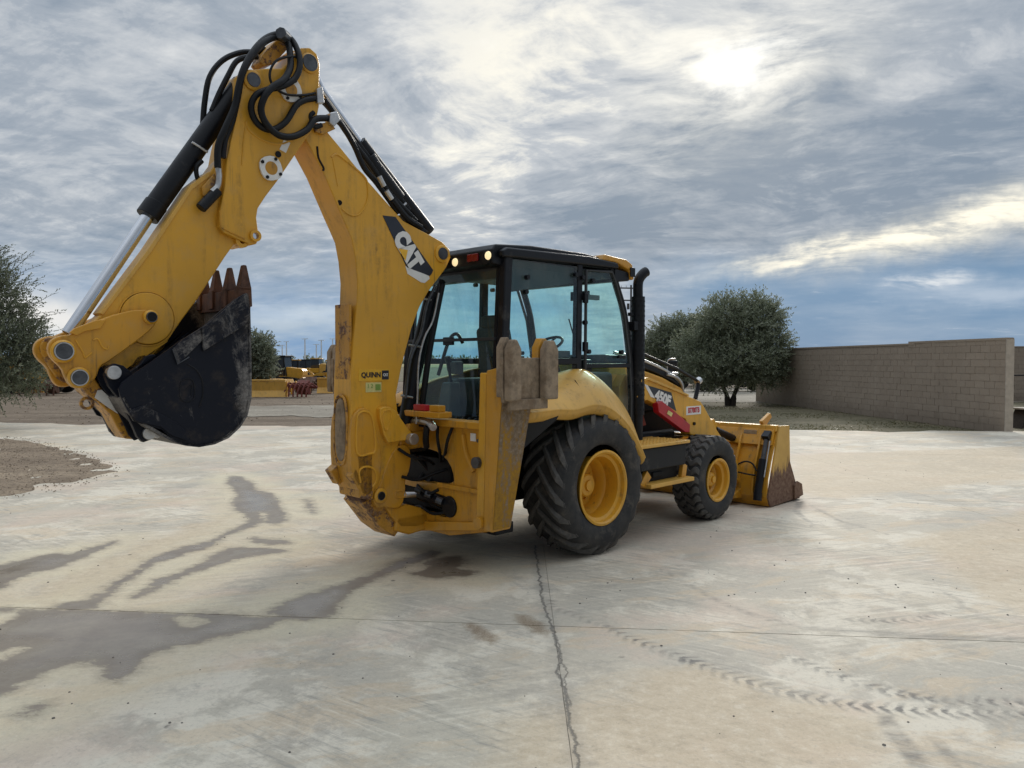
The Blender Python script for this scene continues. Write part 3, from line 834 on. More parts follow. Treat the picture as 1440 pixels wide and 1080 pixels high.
def block_wall(name, a, b, zt, label, nobj, thick=.20, step=None, endcap=True):
    """a near end, b far end, blocks 0.4 x 0.2 m laid in running bond"""
    d = Vector((b[0]-a[0], b[1]-a[1], 0)); Lw = d.length; d.normalize(); rz = math.atan2(d.y, d.x)
    root = empty(name, (a[0], a[1], 0), rz, label, 'wall')
    core = MB().box(.02, Lw, -thick/2+.012, thick/2-.012, -.07, zt-.01)
    if step: core.box(.02, step, -thick/2+.012, thick/2-.012, zt-.02, zt+.04)
    core.build('wall_core', 'mortar', root)
    bl = MB().box(0, .390, -thick/2, thick/2, 0, .190).mesh('block', 0); bl.materials.append(M['block'])
    rows = int(round(zt/.2)); cnt = 0; rest = MB(); placed = []
    ncol = int(Lw/.4)+1
    for c in range(ncol):
        for r in range(rows+1):
            z = -.05+r*.2
            if z > zt-.16: 
                if not (step and c*.4 < step and z < zt-.05): continue
            x = c*.4+(.2 if r % 2 else 0)
            if x+.39 > Lw: continue
            placed.append((x, z))
    top = zt
    for x, z in placed:
        pr = rng.uniform(-.005, .005)
        if cnt < nobj:
            o = bpy.data.objects.new('block', bl); col.objects.link(o); o.parent = root; o.location = (x+.005, pr, z); cnt += 1
        else: rest.box(x+.005, x+.395, -thick/2+pr, thick/2+pr, z, z+.19)
    for r in range(rows+1):       # half blocks closing the near end
        z = -.05+r*.2
        if r % 2 and z < zt-.16: rest.box(.006, .196, -thick/2, thick/2, z, z+.19)
    if rest.v:
        o = rest.build('far_blocks', 'block', root, sharp=0); o['kind'] = 'stuff'
    cp = MB()
    if step:
        cp.box(-.01, step, -thick/2-.012, thick/2+.012, zt+.0, zt+.06)
        cp.box(step+.003, Lw, -thick/2-.012, thick/2+.012, zt-.05, zt+.012)
    else: cp.box(-.01, Lw, -thick/2-.012, thick/2+.012, zt-.05, zt+.012)
    cp.build('wall_cap', 'block', root, .004)
    if endcap: MB().box(-.035, -.004, -thick/2-.004, thick/2+.004, -.05, zt+(.02 if step else -.06)).build('wall_end_face', 'cap', root, .004)
    return root
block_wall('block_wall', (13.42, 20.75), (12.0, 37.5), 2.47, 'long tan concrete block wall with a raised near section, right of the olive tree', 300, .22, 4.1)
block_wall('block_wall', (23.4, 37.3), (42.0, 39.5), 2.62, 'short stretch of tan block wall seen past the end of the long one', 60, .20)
# low trestle with white top beyond the wall end
tr_ = WD(1434, 590, 22.6)
t = empty('trestle_table', (tr_.x+.30, tr_.y, -.06), R(8), 'dark wooden trestle table with a pale top beyond the wall end', 'table'); t.scale = (1, 1, .78)
M['wood'] = plain('dark_weathered_wood', (.05, .04, .032), .85, 0, .3, 12)
MB().box(-.42, 1.6, -.35, .35, .70, .76).build('table_top', 'cap', t, .006)
for x in (-.25, 1.3):
    for s_ in (-1, 1):
        MB().hexa([(x-.03+s_*.22, -.25, 0), (x+.03+s_*.22, -.25, 0), (x+.03+s_*.22, .25, 0), (x-.03+s_*.22, .25, 0)], [(x-.03, -.25, .70), (x+.03, -.25, .70), (x+.03, .25, .70), (x-.03, .25, .70)]).build('leg', 'wood', t)
# metal rail on the second wall
r_ = empty('pipe_rail', (22.6, 35.5, 0), R(7), 'thin dark pipe rail in front of the farther block wall', 'rail')
MB().tube([(-.5, 0, 1.25), (8, 0, 1.25)], .03, 8, False).build('rail', 'black', r_)
for x in (.6, 3, 5.4, 7.8): MB().tube([(x, 0, -.06), (x, 0, 1.25)], .03, 8, False).build('upright', 'black', r_)

# ==================================================================== TREES
M['bark'] = plain('grey_brown_bark', (.055, .045, .036), .95, 0, .35, 6, None, 0, .8, 20)
M['olive'] = leaf_mat('olive_leaves', (.145, .168, .098), (.26, .285, .195), (.42, .44, .35))
M['olive_dark'] = leaf_mat('dark_olive_leaves', (.12, .138, .088), (.225, .25, .175), (.38, .40, .32))

M['olive_left'] = leaf_mat('deep_green_olive_leaves', (.070, .085, .050), (.135, .155, .100), (.25, .27, .21))
def crown_mesh(name, blobs, ntwig, seed, mat, parent, leaf=(.085, .020), twig=.55, per=13, spray=0):
    """sprays of narrow leaves along short twigs that fill and fringe a set of leaf masses"""
    rs = np.random.RandomState(seed)
    vol = np.array([b[3]*b[4]*b[5] for b in blobs])**.75; vol /= vol.sum()
    pick = rs.choice(len(blobs), ntwig, p=vol)
    B = np.array(blobs)[pick]
    d = rs.normal(size=(ntwig, 3)); d /= np.linalg.norm(d, axis=1)[:, None]
    rad = np.clip(rs.rand(ntwig)**.42, .2, 1)*(1+.16*np.sin(d[:, 0]*6+pick)*np.cos(d[:, 2]*5+pick*2)+.08*np.sin(d[:, 1]*11+d[:, 2]*9+pick))*rs.normal(1.0, .07, ntwig)
    P_ = B[:, :3]+d*B[:, 3:6]*rad[:, None]
    # twig direction: outward and up, with droop noise
    td = d*1.0+np.array([0, 0, .45])+rs.normal(0, .45, (ntwig, 3)); td /= np.linalg.norm(td, axis=1)[:, None]
    tl = twig*rs.uniform(.5, 1.25, ntwig)
    n = ntwig*per
    t = np.tile(np.linspace(.05, 1, per), ntwig)
    base = np.repeat(P_, per, 0)+np.repeat(td*tl[:, None], per, 0)*t[:, None]
    base[:, 2] -= np.repeat(tl, per)*t**2*.18
    ax = np.repeat(td, per, 0)*.8+rs.normal(0, .55, (n, 3)); ax /= np.linalg.norm(ax, axis=1)[:, None]
    sd = np.cross(ax, rs.normal(size=(n, 3))); sd /= np.linalg.norm(sd, axis=1)[:, None]
    L_ = leaf[0]*rs.uniform(.6, 1.3, n); Wd = leaf[1]*rs.uniform(.7, 1.3, n)
    v = np.empty((n, 4, 3))
    v[:, 0] = base; v[:, 1] = base+ax*L_[:, None]*.5+sd*Wd[:, None]; v[:, 2] = base+ax*L_[:, None]; v[:, 3] = base+ax*L_[:, None]*.5-sd*Wd[:, None]
    me = bpy.data.meshes.new(name)
    me.vertices.add(n*4); me.vertices.foreach_set('co', v.ravel())
    me.loops.add(n*4); me.loops.foreach_set('vertex_index', np.arange(n*4))
    me.polygons.add(n); me.polygons.foreach_set('loop_start', np.arange(n)*4); me.polygons.foreach_set('loop_total', np.full(n, 4))
    me.update()
    tone = np.repeat(np.clip(np.repeat(rs.rand(ntwig)*.55, per)+rs.rand(n)*.45, 0, 1), 4)
    at = me.attributes.new('tone', 'FLOAT', 'POINT'); at.data.foreach_set('value', tone.astype(np.float32))
    o = link_obj(name, me, mat, parent)
    return o, P_, td, tl
def olive(name, loc, trunkh, blobs, ntwig, seed, label, mat='olive', leaf=(.085, .02), twig=.5, lean=0, group=None, per=13, trunk_r=.2, stems=2):
    root = empty(name, loc, 0, label, 'tree', group)
    o, P_, td, tl = crown_mesh('crown', blobs, ntwig, seed, mat, root, leaf, twig, per)
    r_ = random.Random(seed); tb = MB()
    for s_ in range(stems):
        sx = (s_-(stems-1)/2)*.62
        top = (sx*1.4+lean, r_.uniform(-.1, .1), trunkh)
        tb.tube([(sx*.35, 0, -.15), (sx*.5, 0, trunkh*.35), (sx*1.0, .03, trunkh*.7), top], [trunk_r*1.25]*5+[trunk_r*.9]*5+[trunk_r*.65]*6, 10)
        for b in blobs:
            if r_.random() < .75:
                c = Vector(b[:3]); mid = Vector(top).lerp(c, .5)+Vector((r_.uniform(-.2, .2), r_.uniform(-.2, .2), .1))
                tb.tube([top, mid, c, c+Vector((r_.uniform(-.5, .5)*b[3], r_.uniform(-.5, .5)*b[4], .7*b[5]))], [trunk_r*.5]*4+[trunk_r*.32]*4+[trunk_r*.16]*8, 7)
    for k in r_.sample(range(len(P_)), min(len(P_), 420)):
        a = Vector(P_[k]); b_ = Vector(td[k])*float(tl[k])
        tb.tube([a-b_*.7, a, a+b_*.8], [.012, .008, .004], 4, False)
    tb.build('trunk', 'bark', root)
    return root
# main olive: two overlapping trees right of the exhaust stack
tl0 = WD(1027, 568, 34.0)
def bl_at(px, py, D, rx, ry, rz, org): 
    w = WD(px, py, D); return (w.x-org[0], w.y-org[1], w.z-org[2], rx, ry, rz)
org = (tl0.x, 34.0, 0)
blobs = [bl_at(1052, 462, 34, 1.10, 1.2, 1.05, org), bl_at(1024, 450, 33.6, .85, 1.0, .85, org), bl_at(1078, 492, 34.2, .90, 1.1, .95, org), bl_at(1040, 505, 33.4, 1.3, 1.3, .85, org),
         bl_at(1000, 490, 34.2, .95, 1.1, .85, org), bl_at(1070, 450, 34.6, .75, .9, .75, org), bl_at(1064, 522, 34, .9, 1.0, .45, org), bl_at(1012, 522, 34, .8, 1.0, .40, org), bl_at(1085, 512, 34, .60, .8, .55, org), bl_at(1064, 428, 34, .48, .5, .38, org), bl_at(1016, 430, 34, .45, .5, .42, org), bl_at(990, 515, 33.4, .85, 1.0, .55, org), bl_at(975, 492, 34, .75, .9, .75, org), bl_at(1094, 478, 34, .32, .5, .38, org), bl_at(1100, 520, 34, .30, .5, .30, org), bl_at(1088, 440, 34, .34, .5, .34, org), bl_at(1000, 455, 33.8, .50, .6, .5, org), bl_at(1042, 424, 34, .22, .4, .25, org), bl_at(1075, 536, 33.8, .55, .7, .22, org), bl_at(1005, 538, 33.6, .7, .7, .22, org)]
olive('olive_tree', org, 1.05, blobs, 7000, 11, 'large round grey green olive tree with a forked trunk, standing before the parked cars', 'olive', (.11, .022), .52, trunk_r=.105)
org = (8.2, 38.0, 0)
blobs = [bl_at(958, 482, 38, 1.1, 1.2, .95, org), bl_at(930, 488, 38.5, .8, 1.0, .85, org), bl_at(978, 500, 37.6, 1.0, 1.1, .8, org), bl_at(945, 510, 38, 1.2, 1.2, .6, org), bl_at(960, 458, 38, .65, .7, .45, org), bl_at(912, 500, 38.4, .6, .8, .8, org), bl_at(995, 455, 37, .55, .8, .6, org), bl_at(1000, 478, 36.5, .7, .8, .7, org), bl_at(985, 470, 38, .7, .8, .6, org), bl_at(930, 462, 38.2, .4, .6, .35, org)]
olive('olive_tree', org, 1.0, blobs, 4600, 12, 'smaller olive tree partly behind the left side of the large one', 'olive', (.10, .024), .5, trunk_r=.13)
# left edge olive, nearer, cut by the frame
org = (-15.5, 21.5, 0)
blobs = [bl_at(-40, 440, 21.5, 1.5, 1.4, 1.3, org), bl_at(10, 480, 21.2, .95, 1.1, .72, org), bl_at(-10, 420, 21.6, .62, .8, .60, org), bl_at(-70, 380, 22, 1.3, 1.2, 1.0, org), bl_at(20, 520, 21, .85, 1.0, .62, org), bl_at(-30, 540, 21, 1.3, 1.2, .5, org), bl_at(45, 505, 21.3, .40, .7, .38, org), bl_at(-20, 385, 21.4, .45, .6, .50, org), bl_at(40, 470, 21.3, .35, .5, .30, org), bl_at(-110, 460, 22, 1.5, 1.5, 1.4, org)]
olive('olive_tree', org, 1.3, blobs, 7200, 13, 'dense grey olive tree with wispy twigs cut off by the left edge', 'olive_left', (.075, .015), .42, trunk_r=.20)
# sparse long sprays of the left tree
org2 = org
root = bpy.data.objects['olive_tree.002']
mbk = MB(); lv = []
rs = random.Random(5)
for k in range(64):
    px = rs.uniform(-10, 62); py = 345+rs.random()**.8*160
    if px > (py-300)*.42: continue
    a = WD(px, py, 21.3+rs.uniform(-.8, .8))-Vector(org)
    an = rs.uniform(.1, .9); Ln = rs.uniform(.35, .85)
    dv = Vector((math.cos(an), rs.uniform(-.3, .3), math.sin(an)*.8))*Ln
    pts = [a-dv*.4, a+dv*.3, a+dv*.7-Vector((0, 0, .02)), a+dv-Vector((0, 0, .07))]
    mbk.tube(pts, [.007, .005, .004, .003], 4, False)
    for q in range(20):
        t = q/19; c = (a-dv*.2)+dv*1.2*t
        ax = (dv.normalized()+Vector((rs.uniform(-.9, .9), rs.uniform(-.9, .9), rs.uniform(-.9, .9)))).normalized()*.075
        s_ = ax.orthogonal().normalized()*.012
        lv.append((c, c+ax*.5+s_, c+ax, c+ax*.5-s_))
mbk.build('twig', 'bark', root)
m2 = MB()
for q in lv: m2.raw(q, [(0, 1, 2, 3)])
me = m2.mesh('spray', 0, False); at = me.attributes.new('tone', 'FLOAT', 'POINT'); at.data.foreach_set('value', [rs.random()*.8 for _ in me.vertices])
link_obj('leaf_sprays', me, 'olive_left', root)
# small olive behind the digging bucket
org = (-17.2, 52.0, 0)
blobs = [bl_at(362, 490, 52, 1.0, 1.1, 1.05, org), bl_at(352, 505, 52, 1.1, 1.1, .9, org), bl_at(371, 505, 51.6, .65, .9, .95, org), bl_at(358, 525, 52, 1.2, 1.2, .7, org), bl_at(340, 495, 52.4, 1.2, 1.2, 1.2, org)]
olive('olive_tree', org, 1.0, blobs, 2600, 14, 'distant olive tree just right of the raised digging bucket', 'olive_dark', (.15, .035), .5, trunk_r=.15)

# orchard line on the horizon
def far_belt(name, label, x0, x1, y0, h, n, seed, mat):
    rs = np.random.RandomState(seed)
    bl = [(x0+(x1-x0)*k/n+rs.uniform(-3, 3), y0+rs.uniform(-5, 5), h*rs.uniform(.40, .55), rs.uniform(2.5, 5), 3, h*rs.uniform(.38, .62)) for k in range(n)]
    o, _, _, _ = crown_mesh(name, bl, n*70, seed, mat, None, (1.0, .28), 1.4, 5)
    o['kind'] = 'stuff'; tag(o, label, 'orchard'); return o
far_belt('far_orchard', 'dark line of orchard trees along the far horizon', -330, 330, 265, 2.6, 110, 21, 'olive_dark')
M['haybank'] = plain('pale_dry_field', (.34, .29, .15), .9, 0, .2, .3)
bk0 = MB().prism([(236, 0), (239, 1.1), (243, 1.1), (246, 0)], -330, 330, 'F')
bank_o = MB().raw([(-330, 236, 0), (330, 236, 0), (330, 246, 0), (-330, 246, 0), (-330, 240, 1.0), (330, 240, 1.0), (330, 243, 1.0), (-330, 243, 1.0)], [(0, 1, 5, 4), (4, 5, 6, 7), (7, 6, 2, 3)]).build('field_bank', 'haybank'); bank_o['kind'] = 'structure'

# ==================================================================== BACKGROUND POLES
M['pole'] = plain('pale_galvanised_pole', (.85, .87, .90), .5, .2, .06, 2)
M['pole_wood'] = plain('dark_pole_wood', (.09, .085, .085), .9, 0, .2, 3)
def light_pole(px, pytop, D, label, arm=1):
    b = WD(px, 508, D); h = WD(px, pytop, D).z
    t = empty('light_pole', (b.x, b.y, -.07), 0, label, 'light pole', 'light poles on the horizon')
    MB().cyl((0, 0, 0), (0, 0, h), .24, .14, 8).build('mast', 'pole', t)
    MB().box(-.75, .75, -.12, .12, h-.08, h+.05).build('lamp_arm', 'pole', t)
for q in [(397, 485, 210, 'light pole seen just right of the distant olive tree', 1), (403, 480, 210, 'second light pole right of the distant olive tree, thinner looking', 1), (429, 476, 190, 'tallest pale light pole, midway between olive tree and raised boom', 1),
          (445, 484, 195, 'shorter light pole beside the tall one near the parked wheel loader', 1), (452, 478, 185, 'pale light pole right above the parked wheel loader', 1), (468, 476, 200, 'light pole half hidden by the edge of the boom', 1)]:
    light_pole(*q)
b = WD(887, 508, 92); h = WD(887, 400, 92).z
up = empty('utility_pole', (b.x, b.y, -.07), R(10), 'tall dark utility pole with crossarms behind the exhaust stack', 'utility pole')
MB().cyl((0, 0, 0), (0, 0, h), .16, .11, 10).build('mast', 'pole_wood', up)
MB().box(-1.3, 1.3, -.07, .07, h-.45, h-.30).build('crossarm', 'pole_wood', up)
MB().box(-.9, .9, -.07, .07, h-1.9, h-1.75).build('crossarm', 'pole_wood', up)
for x in (-1.2, -.6, .6, 1.2): MB().cyl((x, 0, h-.30), (x, 0, h-.08), .05, n=6).build('insulator', 'pole', up)
MB().cyl((.45, 0, h-3.6), (.45, 0, h-2.5), .26, n=12).build('transformer', 'pole', up)
MB().cyl((-.35, 0, h-2.9), (-.35, 0, h-2.2), .16, n=10).build('switch_box', 'pole_wood', up)

# ==================================================================== PARKED VEHICLES
M['carwhite'] = plain('white_car_paint', (.62, .62, .61), .3, 0, .04, 2)
M['carsilver'] = plain('silver_car_paint', (.34, .35, .36), .3, .5, .04, 2)
M['cardark'] = plain('dark_car_paint', (.022, .024, .028), .25, 0, .1, 2)
M['rubber'] = plain('black_tyre', (.015, .015, .015), .85)
def wheelset(t, xs, half, r, rim='steel', w=.24):
    for x in xs:
        for s_ in (-1, 1):
            o = MB().lathe([(r*.6, 0), (r*.94, .0), (r, .04), (r, w-.04), (r*.94, w), (r*.6, w)], (x, s_*half, r), 'L', -s_, 24).build('wheel', 'rubber', t)
            MB().lathe([(r*.62, .02), (r*.5, .05), (r*.2, .03), (0, .02)], (x, s_*half, r), 'L', -s_, 20).build('rim', rim, o)
def pickup(loc, rz, paintm, label, suv=False):
    t = empty('parked_suv' if suv else 'parked_pickup', loc, rz, label, 'car', 'cars parked beyond the olive tree')
    side = [(-2.7, .55), (-2.72, .98), (-2.6, 1.08), (-.55, 1.10), (1.15, 1.10), (1.30, 1.08), (2.55, .98), (2.72, .85), (2.75, .50), (2.1, .42), (-2.4, .42)]
    if suv: side = [(x*.9, z) for x, z in side]
    MB().prism(side, -.92, .92).build('body', paintm, t, .06, 3)
    cabp = [(-.55, 1.08), (-.45, 1.72), (-.2, 1.80), (.75, 1.78), (1.35, 1.08)]
    if suv: cabp = [(-2.35, 1.05), (-2.15, 1.66), (-1.9, 1.76), (.45, 1.76), (1.15, 1.05)]
    MB().prism(cabp, -.78, .78).build('cabin', paintm, t, .06, 3)
    x0 = cabp[1][0]; x1 = cabp[3][0]
    for s_ in (-1, 1):
        m_ = (x0+x1)/2
        MB().prism([(x0+.05, 1.15), (x0+.14, 1.66), (m_-.04, 1.68), (m_-.04, 1.15)], s_*.782, s_*.80).build('window', 'car_glass', t)
        MB().prism([(m_+.04, 1.15), (m_+.04, 1.68), (x1-.05, 1.68), (x1+.36, 1.15)], s_*.782, s_*.80).build('window', 'car_glass', t)
    MB().hexa([(cabp[4][0]-.02, -.70, 1.14), (cabp[4][0]+.02, -.70, 1.12), (cabp[4][0]+.02, .70, 1.12), (cabp[4][0]-.02, .70, 1.14)],
              [(cabp[3][0]+.03, -.66, 1.70), (cabp[3][0]+.07, -.66, 1.70), (cabp[3][0]+.07, .66, 1.70), (cabp[3][0]+.03, .66, 1.70)]).build('windscreen', 'car_glass', t)
    for L in (-.7, .7): MB().box(2.44 if suv else 2.68, 2.50 if suv else 2.77, L-.15, L+.15, .70, .86).build('headlight', 'lamp_clear', t, .01)
    for L in (-.8, .8): MB().box(-2.50 if suv else -2.75, -2.42 if suv else -2.66, L-.08, L+.08, .75, 1.0).build('tail_light', 'lamp_red', t, .01)
    k = .9 if suv else 1
    wheelset(t, (-1.65*k, 1.75*k), .93, .39, 'steel')
    return t
def place(px, D): 
    w = WD(px, 540, D); return (w.x, w.y, -.05)
pickup(place(1028, 50), R(3), 'cardark', 'dark pickup parked behind the forked trunk of the olive tree')
pickup(place(985, 57), R(-174), 'cardark', 'dark sport utility car parked behind the loader hood', True)
pickup(place(1082, 56), R(2), 'carwhite', 'white pickup parked between the olive tree and the block wall')
pickup(place(955, 62), R(5), 'carsilver', 'silver sport utility car farthest to the left behind the loader', True)

# ==================================================================== MACHINES IN THE FAR YARD
def wheel_loader(loc, rz, label, k=.72):
    t = empty('wheel_loader', loc, rz, label, 'loader'); t.scale = (k, k, k)
    MB().prism([(-3.2, .9), (-3.2, 2.2), (-2.9, 2.45), (-1.2, 2.6), (-.9, 2.4), (-.9, .8)], -.75, .75).build('engine_cover', 'yellow_light', t, .08, 3)
    MB().box(-.85, .5, -.7, .7, 1.2, 1.9).build('cab_base', 'yellow', t, .03)
    MB().prism([(-.9, 1.9), (-.8, 3.3), (.4, 3.3), (.6, 1.9)], -.68, .68).build('cab', 'car_glass', t, .05)
    MB().box(-.95, .5, -.78, .78, 3.28, 3.42).build('cab_roof', 'yellow_light', t, .03)
    MB().box(-3.0, 2.0, -.4, .4, .7, 1.2).build('frame', 'deep', t)
    for s_ in (-1, 1):
        MB().prism([(.7, 1.5), (.8, 1.9), (1.7, 1.8), (3.0, .8), (2.9, .4), (2.5, .7), (1.6, 1.45)], s_*.45, s_*.60).build('lift_arm', 'yellow', t, .02)
    MB().prism([(2.9, .2), (2.8, .7), (3.1, 1.3), (3.2, 1.25), (3.1, .6), (3.3, .3), (4.0, .22), (4.0, .15)], -1.4, 1.4).build('bucket', 'yellow_dirty', t)
    for x in (-2.1, 1.5):
        for s_ in (-1, 1):
            o = MB().lathe([(.4, 0), (.70, 0), (.76, .06), (.76, .5), (.70, .56), (.4, .56)], (x, s_*1.32, .76), 'L', -s_, 28).build('wheel', 'rubber', t)
            MB().lathe([(.42, .04), (.36, .16), (.15, .12), (0, .12)], (x, s_*1.32, .76), 'L', -s_, 20).build('rim', 'yellow', o)
    return t
def dozer(loc, rz, label, k=.78):
    t = empty('bulldozer', loc, rz, label, 'bulldozer'); t.scale = (k, k, k)
    MB().prism([(.3, .8), (.3, 1.9), (2.0, 1.75), (2.2, 1.5), (2.2, .7)], -.55, .55).build('hood', 'yellow', t, .05)
    MB().prism([(-1.1, 1.0), (-1.1, 2.95), (.2, 2.95), (.45, 1.0)], -.72, .72).build('cab', 'car_glass', t, .05)
    for x in (-1.1, .2):
        for s_ in (-1, 1): MB().box(x-.06, x+.06, s_*.74-.05, s_*.74+.05, 1.0, 2.95).build('cab_post', 'black', t)
    MB().box(-1.25, .4, -.85, .85, 2.93, 3.1).build('cab_roof', 'black', t, .03)
    MB().box(-1.9, -1.1, -.8, .8, .8, 1.7).build('rear_tank', 'yellow_light', t, .12, 3)
    for s_ in (-1, 1):
        pts = rounded([(-2.0, .08), (-2.2, .5), (-1.7, .9), (1.6, .9), (2.1, .5), (1.8, .08)], 1)
        MB().prism(pts, s_*.85, s_*1.3).build('track', 'deep', t, .02)
    MB().prism([(2.5, .1), (2.35, .5), (2.5, 1.1), (2.58, 1.1), (2.5, .5), (2.62, .1)], -1.5, 1.5).build('blade', 'yellow_dirty', t)
    MB().cyl((1.2, .3, 1.7), (1.2, .3, 2.5), .07, n=10).build('exhaust', 'black', t)
    return t
def blade_attach(loc, rz, label, w=4.0):
    t = empty('scraper_box', loc, rz, label, 'attachment')
    MB().prism([(0, 0), (-.15, .35), (0, .85), (.12, .85), (.05, .35), (.25, 0)], -w/2, w/2).build('blade', 'yellow_light', t, .01)
    for L in np.linspace(-w/2, w/2, 6): MB().prism([(-.35, 0), (-.15, .8), (0, .85), (0, 0)], L-.04, L+.04).build('rib', 'yellow', t)
    MB().box(-.2, .15, -w/2, w/2, .86, .95).build('top_rail', 'yellow_light', t, .01)
    return t
g_ = empty
blade_attach(place(367, 42.0), R(-88), 'long low yellow scraper blade lying on the soil right of the digging bucket', 2.7)
dozer(place(402, 62), R(-12), 'yellow and black cab machine standing behind the scraper blade')
wheel_loader(place(466, 56), R(180), 'yellow wheel loader facing left, half hidden by the boom', .60)
wheel_loader((WD(62, 540, 47).x-.6, 47, -.05), R(185), 'yellow machine half hidden between the left olive tree and the link')
MB_ = MB()
def rake(px, D, rz, label, mat, w=2.6, n=9):
    t = empty('rake_attachment', place(px, D), rz, label, 'attachment')
    MB().tube([(0, -w/2, .55), (0, w/2, .55)], .09, 8, False).build('beam', mat, t)
    for k in range(n):
        L = -w/2+w*k/(n-1)
        MB().tube([(0, L, .55), (.45, L, .75), (.75, L, .35), (.8, L, 0.02)], .05, 6).build('tine', mat, t)
    MB().prism([(-.5, .1), (-.4, .9), (0, .65), (0, .45), (-.3, .1)], -.4, .4).build('hitch', mat, t, .02)
rake(421, 42.5, R(-120), 'red brown rusty rake attachment lying beside the scraper blade', 'rust_red')
rake(405, 45.5, R(-60), 'yellow toothed attachment between the scraper blade and the cab machine', 'yellow_dirty', 2.2, 7)
rake(428, 48, R(-95), 'brown frame attachment resting behind the rusty rake', 'rust', 2.4, 6)
rake(388, 47, R(-80), 'dull yellow frame lying in front of the cab machine', 'yellow_worn', 2.0, 5)

wheel_loader(place(444, 78), R(170), 'small far yellow loader just left of the boom, beyond the nearer wheel loader', .66)
dozer(place(428, 88), R(150), 'farthest yellow crawler machine between the cab machine and the boom', .7)
blade_attach(place(355, 52), R(-70), 'short yellow scraper blade standing behind the long one', 2.4)
rake(66, 44, R(-100), 'rusty frame attachment lying under the twigs of the left olive tree', 'rust', 2.2, 6)
blade_attach(place(30, 48), R(-100), 'yellow scraper blade in the yard behind the left olive tree', 3.0)

dozer(place(386, 70), R(10), 'small dark cabbed machine right beside the distant olive tree', .62)
wheel_loader(place(418, 74), R(5), 'yellow loader facing right behind the rusty attachments', .62)
blade_attach(place(458, 47), R(-95), 'low yellow blade on the soil just left of the boom', 1.0)
rake(440, 52, R(-60), 'brown toothed frame lying left of the parked wheel loader', 'rust', 2.0, 6)
wheel_loader((WD(40, 540, 60).x, 60, -.05), R(10), 'yellow loader glimpsed through the twigs of the left olive tree', .9)
# ==================================================================== THE BACKHOE LOADER
BL = empty('backhoe_loader', MO, MA, 'large yellow and black backhoe loader with its digging arm raised, parked on the concrete', 'backhoe loader')

def text_mesh(name, s, size, mat, parent, o, u, v, bold=0.0, shear=0.0, thick=0.002, squash=1.0, center=True):
    """flat lettering laid on a surface: origin o, reading direction u, up direction v"""
    cu = bpy.data.curves.new('lettering', 'FONT'); cu.body = s; cu.size = size; cu.offset = bold; cu.shear = shear
    cu.resolution_u = 3; cu.extrude = thick/2
    if center: cu.align_x = 'CENTER'; cu.align_y = 'CENTER'
    t = bpy.data.objects.new('tmp', cu); col.objects.link(t)
    dg = bpy.context.evaluated_depsgraph_get()
    me = bpy.data.meshes.new_from_object(t.evaluated_get(dg)); bpy.data.objects.remove(t)
    u = Vector(u).normalized(); v = Vector(v).normalized(); w = u.cross(v)
    m = Matrix((( u.x*squash, v.x, w.x, o[0]), (u.y*squash, v.y, w.y, o[1]), (u.z*squash, v.z, w.z, o[2]), (0, 0, 0, 1)))
    me.transform(m); me.materials.clear()
    return link_obj(name, me, mat, parent)

def plate(name, pts, L0, L1, mat, parent=BL, bevel=0.006, label=None, soft=0):
    if soft: pts = rounded(pts, soft)
    return MB().prism(pts, L0, L1).build(name, mat, parent, bevel, label=label)
def bead(pts, L, r=0.008, mat='yellow', parent=BL, closed=True, name='weld_bead', n=6):
    q = [(p[0], L, p[1]) for p in S(pts, L)]
    return MB().tube(q, r, n, True, 4, closed).build(name, mat, parent)
def V3(pts, L): return [(p[0], L, p[1]) for p in S(pts, L)]

